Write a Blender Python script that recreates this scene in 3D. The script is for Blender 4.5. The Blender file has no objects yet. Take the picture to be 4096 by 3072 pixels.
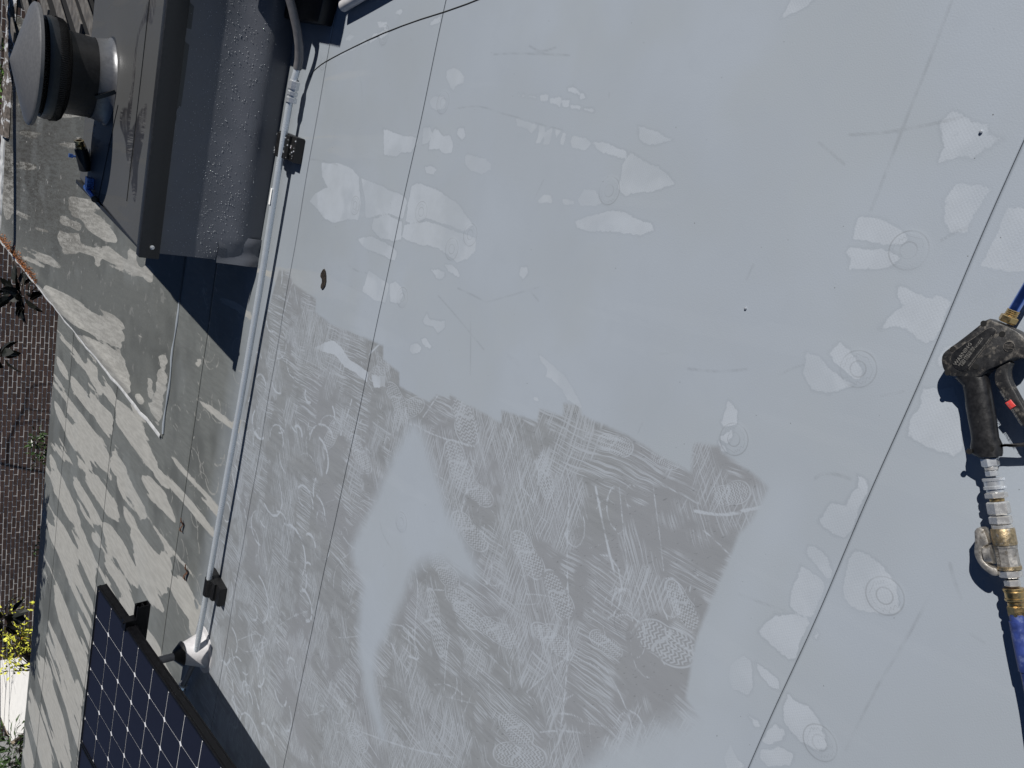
import bpy, bmesh, math, random
import numpy as np
from mathutils import Vector, Matrix, noise as mnoise

# ------------------------------------------------------------------ camera, sky, sun, exposure
scn = bpy.context.scene
col = scn.collection
cam_d = bpy.data.cameras.new('camera')
cam_d.sensor_fit = 'HORIZONTAL'; cam_d.sensor_width = 36.0
cam_d.lens = 36.0 * 3076.0 / 4096.0
cam_d.clip_start = 0.02; cam_d.clip_end = 500
cam = bpy.data.objects.new('camera', cam_d); col.objects.link(cam)
CAM_H = 1.5
cam.matrix_world = Matrix(((0.252037, 0.921477, 0.295564, 0.0),
                           (-0.593247, 0.388427, -0.705112, 0.0),
                           (-0.764549, 0.002371, 0.644561, CAM_H),
                           (0, 0, 0, 1)))
scn.camera = cam

SUN_DIR = Vector((-0.581, 0.071, -0.545)).normalized()      # the way the light travels
w = bpy.data.worlds.new('World'); scn.world = w; w.use_nodes = True
wn = w.node_tree.nodes; wl = w.node_tree.links
bg = wn['Background']
sky = wn.new('ShaderNodeTexSky'); sky.sky_type = 'NISHITA'; sky.sun_disc = False
sky.sun_elevation = math.asin(-SUN_DIR.z)
sky.sun_rotation = math.atan2(-SUN_DIR.x, -SUN_DIR.y)
sky.altitude = 3000; sky.air_density = 0.6; sky.dust_density = 0.0; sky.ozone_density = 2.0
wl.new(sky.outputs[0], bg.inputs[0]); bg.inputs[1].default_value = 0.05
sun_d = bpy.data.lights.new('sun', 'SUN'); sun_d.energy = 5.0; sun_d.angle = math.radians(0.5)
sun_d.color = (1.0, 0.965, 0.91)
sun = bpy.data.objects.new('sun', sun_d); col.objects.link(sun)
sun.location = (6, -1, 6)
sun.rotation_euler = SUN_DIR.to_track_quat('-Z', 'Y').to_euler()
vs = scn.view_settings
vs.view_transform = 'Standard'; vs.look = 'None'; vs.exposure = 0.0; vs.gamma = 1.0; vs.use_curve_mapping = False

rnd = random.Random(7)
RNG = np.random.default_rng(5)

# ------------------------------------------------------------------ surveyed outlines on the roof (metres)
SOFT2 = [[[-1.208,0.758],[-1.096,0.705],[-1.073,0.607],[-1.242,0.603],[-1.649,0.986],[-1.451,0.93]],[[-0.53,0.746],[-0.603,0.751],[-0.685,0.757],[-0.764,0.757],[-0.866,0.76],[-0.98,0.754],[-1.101,0.723],[-1.045,0.657],[-0.9,0.68],[-0.728,0.689],[-0.521,0.691]]]
DRY = [[[-0.306,3.18],[-0.276,3.009],[-0.28,2.891],[-0.298,2.83],[-0.332,2.813],[-0.385,2.778],[-0.458,2.769],[-0.472,2.855],[-0.52,2.97],[-0.522,3.062],[-0.501,3.132],[-0.488,3.237],[-0.441,3.193],[-0.392,3.083],[-0.358,3.149]],[[-0.296,2.816],[-0.296,2.653],[-0.296,2.521],[-0.298,2.457],[-0.31,2.442],[-0.373,2.444],[-0.381,2.563],[-0.408,2.633],[-0.434,2.714],[-0.372,2.747]],[[-0.25,2.435],[-0.231,2.383],[-0.23,2.264],[-0.245,2.15],[-0.265,2.09],[-0.28,2.044],[-0.293,2.019],[-0.323,2.061],[-0.327,2.179],[-0.335,2.298],[-0.351,2.326],[-0.378,2.386],[-0.377,2.423],[-0.315,2.437]],[[-0.423,2.654],[-0.385,2.561],[-0.386,2.445],[-0.45,2.424],[-0.466,2.487],[-0.477,2.576],[-0.463,2.651]],[[-0.391,2.43],[-0.356,2.324],[-0.343,2.295],[-0.34,2.184],[-0.332,2.062],[-0.325,1.991],[-0.366,1.978],[-0.403,2.011],[-0.427,2.063],[-0.419,2.129],[-0.414,2.197],[-0.43,2.292],[-0.439,2.385],[-0.438,2.429]],[[-0.527,2.755],[-0.491,2.653],[-0.488,2.544],[-0.489,2.464],[-0.497,2.435],[-0.531,2.44],[-0.536,2.551],[-0.546,2.673]],[[-0.091,2.72],[-0.092,2.647],[-0.093,2.557],[-0.085,2.469],[-0.101,2.456],[-0.137,2.489],[-0.154,2.556],[-0.174,2.579],[-0.182,2.674]],[[-0.052,2.442],[-0.041,2.4],[-0.059,2.376],[-0.093,2.39],[-0.102,2.426]],[[-0.044,2.371],[-0.037,2.346],[-0.054,2.306],[-0.047,2.266],[-0.075,2.233],[-0.101,2.233],[-0.108,2.272],[-0.101,2.319],[-0.115,2.38],[-0.089,2.385]],[[-0.02,2.23],[-0.012,2.198],[-0.033,2.177],[-0.049,2.192],[-0.038,2.223]],[[-0.095,2.153],[-0.085,2.142],[-0.089,2.105],[-0.083,2.041],[-0.095,2.007],[-0.11,2.001],[-0.129,2.04],[-0.134,2.096],[-0.123,2.141]],[[-0.173,2.378],[-0.165,2.336],[-0.167,2.302],[-0.185,2.316],[-0.188,2.361]],[[0.152,2.372],[0.164,2.335],[0.16,2.292],[0.145,2.259],[0.124,2.256],[0.108,2.3],[0.094,2.305],[0.105,2.33],[0.128,2.367]],[[0.044,2.442],[0.059,2.42],[0.07,2.359],[0.057,2.332],[0.032,2.332],[0.019,2.381],[0.024,2.417]],[[0.126,1.955],[0.125,1.945],[0.118,1.943],[0.119,1.952]],[[0.125,1.938],[0.128,1.922],[0.119,1.918],[0.118,1.931]],[[0.127,1.91],[0.132,1.867],[0.122,1.863],[0.119,1.906]],[[0.133,1.855],[0.138,1.818],[0.121,1.809],[0.12,1.842]],[[0.13,1.805],[0.139,1.757],[0.116,1.752],[0.119,1.799]],[[0.132,1.751],[0.136,1.719],[0.116,1.715],[0.115,1.74]],[[0.125,1.715],[0.127,1.669],[0.116,1.668],[0.115,1.707]],[[0.124,1.657],[0.127,1.617],[0.117,1.609],[0.116,1.65]],[[0.168,1.744],[0.172,1.72],[0.161,1.683],[0.154,1.684],[0.157,1.739]],[[0.154,1.684],[0.16,1.676],[0.149,1.655],[0.144,1.679]],[[0.055,1.934],[0.055,1.887],[0.053,1.829],[0.043,1.833],[0.026,1.85],[0.037,1.871],[0.035,1.921]],[[0.05,1.82],[0.055,1.799],[0.034,1.782],[0.002,1.8],[-0.002,1.822],[0.024,1.817]],[[0.043,1.785],[0.056,1.76],[0.009,1.756],[0.002,1.784]],[[0.053,1.751],[0.055,1.722],[0.03,1.734]],[[0.049,1.712],[0.052,1.695],[0.014,1.697],[0.016,1.713]],[[0.045,1.666],[0.049,1.611],[0.038,1.586],[0.016,1.604],[0.017,1.654],[0.029,1.667]],[[0.043,1.581],[0.047,1.529],[0.043,1.451],[0.021,1.441],[0.022,1.473],[0.022,1.532],[0.032,1.563]],[[-0.167,1.569],[-0.152,1.533],[-0.118,1.459],[-0.106,1.4],[-0.11,1.349],[-0.11,1.295],[-0.124,1.284],[-0.146,1.328],[-0.16,1.409],[-0.178,1.487],[-0.185,1.554]],[[-0.15,1.747],[-0.127,1.721],[-0.123,1.692],[-0.143,1.68],[-0.157,1.732]],[[-0.124,1.639],[-0.118,1.59],[-0.128,1.585],[-0.136,1.63]],[[-0.113,1.578],[-0.081,1.563],[-0.074,1.518],[-0.101,1.486],[-0.113,1.508],[-0.124,1.566]],[[-0.492,2.197],[-0.478,2.158],[-0.48,2.114],[-0.503,2.12],[-0.51,2.156]],[[-0.455,2.119],[-0.442,2.087],[-0.452,2.041],[-0.468,2.035],[-0.469,2.097]],[[-0.353,1.739],[-0.344,1.714],[-0.358,1.704],[-0.381,1.719],[-0.372,1.735]],[[0.126,3.246],[0.146,3.165],[0.168,3.089],[0.185,3.059],[0.171,3.056],[0.136,3.161]],[[0.197,3.042],[0.213,2.997],[0.199,2.969],[0.179,3.026]],[[0.2,2.962],[0.236,2.935],[0.238,2.901],[0.22,2.9],[0.201,2.949]],[[0.241,2.896],[0.257,2.835],[0.24,2.821],[0.218,2.872],[0.226,2.896]],[[0.277,2.925],[0.284,2.846],[0.259,2.849],[0.259,2.904]],[[0.19,3.192],[0.217,3.133],[0.214,3.086],[0.195,3.124]],[[0.291,2.542],[0.309,2.516],[0.319,2.481],[0.301,2.473],[0.286,2.528]],[[0.321,2.803],[0.332,2.769],[0.327,2.736],[0.312,2.755],[0.31,2.792]],[[0.007,1.454],[0.039,1.436],[0.026,1.367],[0.022,1.342],[0.012,1.297],[0.001,1.27],[-0.006,1.263],[-0.019,1.29],[-0.042,1.338],[-0.064,1.417],[-0.051,1.442],[-0.009,1.447]],[[0.108,1.441],[0.106,1.401],[0.105,1.371],[0.093,1.313],[0.071,1.36],[0.069,1.385],[0.075,1.419]],[[-0.706,2.63],[-0.617,2.611],[-0.619,2.526],[-0.621,2.444],[-0.692,2.44],[-0.71,2.515]],[[-0.619,2.439],[-0.598,2.402],[-0.606,2.354],[-0.63,2.331],[-0.666,2.341],[-0.683,2.411]],[[-0.491,2.194],[-0.48,2.144],[-0.487,2.108],[-0.509,2.137]],[[-0.455,2.122],[-0.444,2.084],[-0.461,2.03],[-0.47,2.031],[-0.468,2.084]],[[-0.354,1.736],[-0.343,1.716],[-0.356,1.706],[-0.376,1.723],[-0.371,1.738]],[[-0.673,2.174],[-0.637,2.161],[-0.651,2.138],[-0.64,2.087],[-0.626,2.049],[-0.65,2.039],[-0.68,2.07],[-0.671,2.107],[-0.68,2.148]],[[-0.777,2.213],[-0.758,2.179],[-0.76,2.143],[-0.78,2.146],[-0.802,2.19],[-0.796,2.211]],[[-0.735,2.16],[-0.721,2.131],[-0.735,2.085],[-0.749,2.096],[-0.747,2.143]],[[-0.56,1.567],[-0.569,1.508],[-0.579,1.444],[-0.602,1.39],[-0.629,1.346],[-0.636,1.347],[-0.635,1.383],[-0.634,1.405],[-0.616,1.435],[-0.61,1.483],[-0.611,1.51],[-0.587,1.516],[-0.577,1.544]],[[-1.063,2.932],[-1.006,2.851],[-0.969,2.783],[-0.968,2.702],[-0.992,2.629],[-0.981,2.455],[-1.022,2.452],[-1.023,2.525],[-1.034,2.642],[-1.022,2.744],[-1.048,2.85]],[[-0.983,2.426],[-0.945,2.333],[-0.986,2.315],[-1.023,2.395]],[[-0.615,1.694],[-0.614,1.651],[-0.621,1.648],[-0.621,1.683]],[[-0.687,1.537],[-0.676,1.518],[-0.686,1.51],[-0.695,1.526]],[[0.383,1.122],[0.397,1.117],[0.424,1.112],[0.426,1.055],[0.409,1.068],[0.393,1.094]],[[-0.016,0.787],[0.027,0.793],[0.033,0.771],[0.033,0.74],[0.024,0.705],[0.009,0.68],[-0.003,0.694],[-0.005,0.71],[-0.011,0.742]],[[-0.044,0.789],[-0.032,0.788],[-0.024,0.747],[-0.019,0.704],[-0.021,0.682],[-0.027,0.68],[-0.042,0.691],[-0.056,0.723],[-0.073,0.771],[-0.054,0.775]],[[0.22,0.709],[0.243,0.697],[0.242,0.679],[0.233,0.66],[0.23,0.628],[0.215,0.621],[0.211,0.596],[0.19,0.616],[0.172,0.632],[0.172,0.652],[0.155,0.685],[0.181,0.687]],[[0.125,0.642],[0.134,0.592],[0.128,0.578],[0.111,0.582],[0.092,0.586],[0.073,0.59],[0.05,0.589],[0.043,0.616],[0.062,0.636],[0.096,0.649]],[[0.105,0.543],[0.11,0.513],[0.038,0.482],[0.012,0.471],[0.003,0.5],[-0.001,0.545],[0.021,0.544],[0.057,0.543]],[[-0.076,0.666],[-0.074,0.65],[-0.08,0.621],[-0.079,0.599],[-0.07,0.593],[-0.07,0.571],[-0.078,0.566],[-0.113,0.563],[-0.143,0.565],[-0.157,0.576],[-0.154,0.593],[-0.145,0.62],[-0.15,0.645],[-0.161,0.666],[-0.133,0.659],[-0.106,0.64],[-0.093,0.662]],[[-0.257,0.792],[-0.255,0.763],[-0.267,0.731],[-0.273,0.705],[-0.282,0.671],[-0.298,0.687],[-0.318,0.717],[-0.327,0.749],[-0.304,0.777]],[[-0.243,0.745],[-0.212,0.732],[-0.221,0.708],[-0.232,0.689],[-0.248,0.667],[-0.26,0.662],[-0.272,0.673],[-0.265,0.7],[-0.256,0.731]],[[-0.481,0.922],[-0.427,0.923],[-0.438,0.892],[-0.466,0.88],[-0.488,0.912]],[[-0.511,0.912],[-0.478,0.887],[-0.492,0.881],[-0.516,0.888],[-0.518,0.909]],[[-0.524,0.912],[-0.528,0.895],[-0.535,0.878],[-0.541,0.895]],[[-0.153,0.546],[-0.147,0.533],[-0.172,0.537],[-0.189,0.537],[-0.182,0.546]],[[-0.237,0.547],[-0.215,0.504],[-0.25,0.471],[-0.311,0.444],[-0.328,0.453],[-0.331,0.483],[-0.331,0.541],[-0.302,0.547],[-0.269,0.541]],[[-0.44,0.597],[-0.444,0.57],[-0.464,0.565],[-0.506,0.572],[-0.51,0.593],[-0.482,0.59],[-0.465,0.586]],[[-0.572,0.633],[-0.522,0.623],[-0.513,0.6],[-0.507,0.569],[-0.546,0.563],[-0.57,0.571],[-0.575,0.592]],[[-0.643,0.629],[-0.624,0.631],[-0.621,0.608],[-0.627,0.586],[-0.647,0.566],[-0.67,0.564],[-0.657,0.593]],[[-0.703,0.626],[-0.672,0.629],[-0.673,0.606],[-0.676,0.573],[-0.695,0.565],[-0.762,0.565],[-0.77,0.594],[-0.767,0.614],[-0.736,0.625]],[[-0.865,0.658],[-0.803,0.64],[-0.775,0.6],[-0.767,0.567],[-0.86,0.564],[-0.871,0.576],[-0.868,0.621]],[[-0.661,0.533],[-0.607,0.548],[-0.582,0.542],[-0.574,0.518],[-0.581,0.484],[-0.596,0.449],[-0.622,0.437],[-0.641,0.425],[-0.665,0.448],[-0.678,0.474],[-0.687,0.507],[-0.68,0.525]],[[-0.975,0.687],[-0.935,0.666],[-0.941,0.644],[-0.986,0.62],[-1.009,0.625],[-1.021,0.662],[-1.002,0.68]],[[-0.93,0.631],[-0.926,0.605],[-0.928,0.578],[-0.945,0.565],[-0.956,0.584],[-0.948,0.619]],[[-1.051,0.602],[-1.045,0.582],[-1.052,0.572],[-1.062,0.584]],[[-0.975,0.547],[-0.939,0.548],[-0.941,0.526],[-0.931,0.501],[-0.945,0.471],[-0.963,0.448],[-0.98,0.433],[-1.002,0.447],[-1.01,0.484],[-1.004,0.529]],[[-1.046,0.555],[-1.023,0.547],[-1.018,0.523],[-1.04,0.522],[-1.075,0.542],[-1.078,0.559]],[[-1.098,0.55],[-1.062,0.521],[-1.05,0.488],[-1.075,0.486],[-1.117,0.525],[-1.115,0.548]],[[-1.178,0.62],[-1.142,0.618],[-1.159,0.594],[-1.159,0.566],[-1.207,0.598]],[[-0.791,0.548],[-0.776,0.547],[-0.783,0.537],[-0.794,0.541]]]
DIRT = [[-1.021,3.466],[-0.854,3.43],[-0.823,3.309],[-0.865,3.261],[-0.858,3.001],[-0.911,2.988],[-0.914,2.84],[-0.881,2.645],[-0.843,2.389],[-0.89,2.369],[-0.894,2.244],[-0.94,2.224],[-0.914,2.026],[-0.876,1.997],[-0.854,1.925],[-0.841,1.925],[-0.828,1.779],[-0.814,1.645],[-0.78,1.659],[-0.74,1.498],[-0.703,1.506],[-0.682,1.407],[-0.65,1.417],[-0.624,1.352],[-0.649,1.334],[-0.629,1.175],[-0.626,1.044],[-0.622,0.958],[-0.556,0.978],[-0.529,0.905],[-0.539,0.891],[-0.544,0.817],[-0.556,0.753],[-0.645,0.761],[-0.689,0.779],[-0.778,0.779],[-0.883,0.785],[-1.001,0.781],[-1.127,0.754],[-1.142,0.69],[-1.193,0.685],[-1.34,0.73],[-1.423,0.788],[-1.469,0.805],[-2.034,1.3],[-3.475,2.704],[-4.588,3.79],[-4.771,4.339],[-3.518,3.795],[-2.538,3.647],[-1.739,3.584],[-1.094,3.505]]
SOFT = [[-1.051,2.097],[-1.031,2.075],[-1.028,2.035],[-1.097,1.948],[-1.142,1.895],[-1.173,1.843],[-1.155,1.851],[-1.22,1.791],[-1.258,1.671],[-1.289,1.569],[-1.344,1.555],[-1.36,1.647],[-1.389,1.795],[-1.509,1.895],[-1.613,1.9],[-1.723,1.929],[-1.842,1.957],[-1.966,1.986],[-2.085,1.935],[-2.146,1.854],[-2.211,1.8],[-2.216,1.852],[-2.129,1.987],[-1.989,2.12],[-1.792,2.16],[-1.754,2.162],[-1.71,2.299],[-1.606,2.284],[-1.503,2.24],[-1.344,2.196],[-1.355,2.212],[-1.159,2.137]]
STR = [[[-2.678,7.715],[-2.647,7.314],[-2.613,6.826],[-2.594,6.545],[-2.773,6.756],[-2.741,7.015],[-2.751,7.403]],[[-2.798,7.054],[-2.764,6.701],[-2.772,6.468],[-2.822,6.446],[-2.842,6.726],[-2.835,6.974]],[[-2.609,6.484],[-2.616,6.161],[-2.635,6.001],[-2.687,5.978],[-2.685,6.235],[-2.683,6.507]],[[-3.244,8.41],[-3.167,8.192],[-3.159,7.955],[-3.197,7.784],[-3.242,7.726],[-3.28,8.061]],[[-3.119,7.668],[-3.033,7.28],[-3.023,6.955],[-3.002,6.717],[-3.094,6.677],[-3.203,7.072],[-3.298,7.59]],[[-3.679,8.393],[-3.594,8.087],[-3.58,7.771],[-3.719,7.632],[-3.756,8.016]],[[-2.916,7.002],[-2.865,6.716],[-2.874,6.368],[-2.82,6.021],[-2.999,5.994],[-3.04,6.296],[-3.06,6.632]],[[-3.402,7.619],[-3.287,7.035],[-3.163,6.587],[-3.106,6.158],[-3.138,6.012],[-3.278,5.977],[-3.734,6.84],[-3.744,7.395],[-3.737,7.702],[-3.524,7.718]],[[-2.666,5.987],[-2.59,5.733],[-2.576,5.342],[-2.589,5.015],[-2.64,4.769],[-2.839,5.146],[-2.83,5.404],[-2.804,5.594],[-2.802,5.928]],[[-2.482,5.598],[-2.454,5.353],[-2.453,5.152],[-2.486,5.298],[-2.499,5.504]],[[-3.021,5.934],[-3.003,5.647],[-3.025,5.498],[-3.233,5.893]],[[-4.283,8.308],[-4.242,8.059],[-4.25,7.884],[-4.437,8.24]],[[-1.696,4.384],[-1.653,4.289],[-1.677,4.279],[-1.717,4.332]],[[-2.035,4.492],[-1.998,4.432],[-2.106,4.431],[-2.099,4.48]],[[-3.734,6.84],[-3.278,5.977],[-3.376,5.63],[-3.434,5.508],[-3.612,5.832],[-3.713,6.347]],[[-2.839,5.146],[-2.64,4.769],[-2.669,4.58],[-2.722,4.389],[-2.774,4.333],[-2.848,4.607],[-2.882,4.967]],[[-4.438,8.239],[-4.243,7.803],[-4.227,7.41],[-4.185,6.915],[-4.168,6.651],[-4.576,7.335],[-4.616,7.808]],[[-4.025,7.272],[-3.879,6.777],[-3.827,6.298],[-3.82,6.069],[-4.046,6.447],[-4.06,6.832]],[[-3.189,5.76],[-3.085,5.518],[-3.067,5.172],[-3.105,4.87],[-3.365,5.306],[-3.289,5.523]],[[-5.014,8.079],[-4.572,7.337],[-4.601,6.733],[-4.603,6.267],[-4.566,5.976],[-4.748,5.957],[-4.885,6.338],[-4.962,6.863],[-4.993,7.474],[-5.111,7.944]],[[-4.499,7.215],[-4.227,6.759],[-4.205,6.074],[-4.409,5.985],[-4.453,6.527]],[[-3.764,5.982],[-3.604,5.581],[-3.544,5.095],[-3.535,4.928],[-3.639,4.862],[-3.74,5.01],[-3.78,5.358],[-3.886,5.819]],[[-4.082,6.369],[-3.945,6.072],[-3.973,6.002],[-4.109,6.175]],[[-4.017,5.872],[-3.796,5.304],[-3.805,4.938],[-3.848,4.963],[-3.979,5.418],[-4.071,5.739]],[[-3.321,5.28],[-3.204,4.788],[-3.165,4.615],[-3.076,4.474],[-3.017,4.294],[-3.189,4.287],[-3.331,4.364],[-3.433,4.25],[-3.54,4.528],[-3.615,4.81],[-3.527,4.973]],[[-3.111,4.221],[-3.02,4.007],[-3.046,3.817],[-3.118,3.815],[-3.185,4.028],[-3.196,4.217]],[[-4.026,5.348],[-3.905,5.117],[-3.907,4.938],[-3.791,4.574],[-3.674,4.323],[-3.81,4.192],[-3.921,4.518],[-3.985,4.904]],[[-5.381,7.559],[-5.228,7.129],[-5.194,6.475],[-5.072,6.0],[-5.213,5.939],[-5.442,5.965],[-5.445,6.228],[-5.486,6.708],[-5.596,7.379]],[[-5.973,7.75],[-5.835,7.36],[-5.721,6.834],[-5.697,6.541],[-5.641,6.008],[-5.845,5.92],[-6.282,5.862],[-6.234,6.161],[-6.09,6.595],[-6.05,7.095],[-6.149,7.58]],[[-6.749,8.105],[-6.361,7.487],[-6.413,7.02],[-6.333,6.566],[-6.471,6.058],[-6.882,6.484],[-6.88,7.077],[-6.877,7.641]],[[-7.383,8.375],[-7.212,7.797],[-7.138,7.146],[-7.223,6.838],[-7.664,7.295],[-7.647,7.815],[-7.771,8.319]],[[-5.564,6.313],[-5.521,6.061],[-5.6,5.961],[-5.736,6.1],[-5.729,6.311]],[[-8.082,8.42],[-7.938,8.016],[-8.011,7.655],[-8.632,8.299]],[[-2.989,3.487],[-2.983,3.413],[-3.052,3.189],[-3.102,2.963],[-3.157,2.811],[-3.22,2.912],[-3.232,3.112],[-3.254,3.399],[-3.241,3.511],[-3.102,3.57]],[[-2.749,2.975],[-2.707,2.821],[-2.739,2.73],[-2.743,2.581],[-2.768,2.482],[-2.841,2.468],[-2.916,2.506],[-2.954,2.6],[-2.955,2.794],[-2.876,2.973]],[[-3.159,3.857],[-2.956,3.633],[-3.071,3.583],[-3.213,3.717],[-3.272,3.808]]]
WED = [[[-1.684,7.538],[-1.515,6.882],[-1.658,6.922],[-1.737,6.94],[-1.852,7.257],[-1.829,7.449]],[[-1.476,6.733],[-1.381,6.275],[-1.383,6.033],[-1.431,6.051],[-1.506,6.2],[-1.506,6.492]],[[-1.613,6.459],[-1.594,6.353],[-1.678,6.364],[-1.682,6.456]],[[-1.415,5.762],[-1.413,5.608],[-1.48,5.586],[-1.467,5.683]],[[-1.423,5.397],[-1.405,5.304],[-1.483,5.292],[-1.47,5.382]],[[-2.286,7.814],[-2.165,7.303],[-2.155,7.032],[-2.014,6.489],[-1.964,6.164],[-1.919,5.897],[-1.967,5.714],[-2.026,5.663],[-2.109,5.702],[-2.217,5.601],[-2.299,5.415],[-2.383,5.452],[-2.401,5.71],[-2.363,6.304],[-2.344,6.976],[-2.37,7.686]],[[-2.259,5.243],[-2.294,5.172],[-2.335,5.188],[-2.311,5.287]],[[-2.126,5.11],[-2.162,5.041],[-2.238,5.045],[-2.222,5.107]],[[-1.917,5.01],[-1.834,4.877],[-1.933,4.844],[-2.144,4.854],[-2.338,4.816],[-2.355,4.921],[-2.278,5.06],[-2.196,4.974],[-2.045,4.941]],[[-1.646,7.549],[-1.582,7.246],[-1.654,7.093],[-1.744,7.154],[-1.838,7.494]],[[-1.409,7.298],[-1.341,7.059],[-1.343,6.394],[-1.371,6.036],[-1.448,6.08],[-1.499,6.346],[-1.486,6.73],[-1.425,6.909],[-1.48,7.233]],[[-1.23,9.923],[-1.246,9.575],[-1.492,9.313],[-1.745,9.117],[-2.087,9.288],[-2.169,9.612]]]
BOX = [[[0.168,4.064],[0.174,3.896],[0.076,3.926],[0.05,3.963],[0.063,4.07],[0.013,4.154],[-0.053,4.18],[-0.169,4.157],[-0.29,4.161],[-0.412,4.152],[-0.444,4.181],[-0.317,4.266],[-0.242,4.211],[-0.136,4.228],[0.023,4.213],[0.092,4.109]],[[-0.262,3.879],[-0.302,3.848],[-0.392,3.848],[-0.467,3.867],[-0.567,3.903],[-0.645,3.856],[-0.737,3.87],[-0.711,3.937],[-0.629,4.043],[-0.551,4.194],[-0.492,4.22],[-0.441,4.396],[-0.356,4.402],[-0.323,4.204],[-0.427,4.16],[-0.412,4.108],[-0.308,3.988]],[[-0.952,4.021],[-0.923,4.018],[-0.902,3.983],[-0.915,3.934],[-0.951,3.933]]]
FT = [[-1.004,2.141,0.081,-0.081,-0.011,-0.043],[-0.886,1.814,-0.064,-0.07,-0.038,0.057],[-1.041,1.788,-0.055,-0.081,-0.041,0.05],[-1.073,1.675,0.001,-0.096,-0.036,0.019],[-0.935,2.377,0.072,-0.053,-0.001,-0.047],[-1.302,2.391,-0.039,-0.098,-0.033,0.04],[-1.327,2.63,0.096,-0.036,0.013,-0.054],[-1.452,1.588,-0.017,-0.103,-0.048,0.033],[-1.404,1.723,-0.015,-0.087,-0.042,0.031],[-1.125,1.38,-0.032,-0.082,-0.038,0.03],[-1.159,1.223,-0.039,-0.071,-0.036,0.029],[-1.425,1.417,0.034,-0.116,-0.041,0.01],[-1.291,1.198,0.008,-0.085,-0.034,0.013],[-1.046,0.86,0.023,-0.095,-0.056,0.007],[-1.637,1.221,-0.0,-0.072,-0.054,0.026],[-1.7,1.177,0.079,-0.104,-0.047,-0.008],[-1.208,1.652,-0.012,-0.101,-0.041,0.028],[-1.597,1.696,-0.088,-0.078,-0.028,0.032],[-1.173,1.02,0.003,-0.059,-0.031,0.01],[-0.932,0.853,-0.032,-0.062,-0.029,0.018],[-0.962,0.731,-0.001,-0.058,-0.037,0.01],[-0.619,0.837,0.036,-0.041,-0.021,-0.018],[-0.631,1.036,0.009,-0.049,-0.024,0.0],[-0.673,1.196,0.016,-0.062,-0.03,-0.002],[-0.873,1.402,-0.061,-0.048,-0.019,0.027],[-0.993,2.221,-0.031,-0.09,-0.031,0.036],[-2.356,1.978,-0.005,-0.077,-0.058,0.04]]
RG = [[-0.008,0.674],[-0.249,0.676],[-0.501,0.877],[-0.065,1.472],[-0.409,2.817],[-0.325,2.025],[-0.323,2.338],[0.049,2.352],[-0.96,3.355],[-0.638,2.334],[-0.631,0.459],[-0.985,0.452],[-1.084,0.984],[-1.394,2.021],[0.235,2.852],[0.097,3.335],[-0.395,2.107]]
SC = [[[0.429,0.776],[0.312,0.774],[0.213,0.775],[0.121,0.773],[0.046,0.773]],[[0.149,0.933],[0.136,0.901],[0.118,0.862]],[[-0.124,0.981],[-0.16,0.986]],[[-0.505,2.022],[-0.501,1.938],[-0.499,1.862]],[[-0.501,1.861],[-0.473,1.808],[-0.383,1.642]],[[-0.645,2.777],[-0.647,2.7],[-0.63,2.619]],[[-0.562,2.12],[-0.587,2.013],[-0.642,1.81]],[[-0.557,1.924],[-0.743,1.844]],[[-0.491,0.671],[-0.476,0.665],[-0.461,0.637],[-0.456,0.605]],[[-0.815,0.73],[-0.803,0.684],[-0.782,0.623]],[[-0.51,0.384],[-0.536,0.365],[-0.557,0.344]],[[-0.582,0.39],[-0.682,0.393],[-0.811,0.404],[-0.961,0.403]],[[0.04,2.272],[0.068,2.143],[0.06,2.01],[0.059,1.923],[0.054,1.714]],[[0.082,3.0],[0.042,2.953],[-0.019,2.92],[-0.071,2.92]],[[-0.327,0.832],[-0.294,0.8],[-0.285,0.787]],[[-0.402,1.056],[-0.375,0.97],[-0.343,0.907]],[[0.224,2.125],[0.235,2.031],[0.243,1.902],[0.251,1.768]],[[0.262,1.959],[0.248,1.896],[0.267,1.834]],[[-0.312,3.293],[-0.292,3.143],[-0.289,3.028]],[[-0.401,1.683],[-0.419,1.627]],[[-0.606,0.306],[-0.606,0.282]],[[0.174,0.875],[0.188,0.805],[0.22,0.716],[0.237,0.674]],[[0.023,0.626],[0.043,0.61],[0.057,0.592]],[[-0.281,0.614],[-0.256,0.58]],[[-1.472,2.155],[-1.509,2.112],[-1.522,2.021]]]
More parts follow.
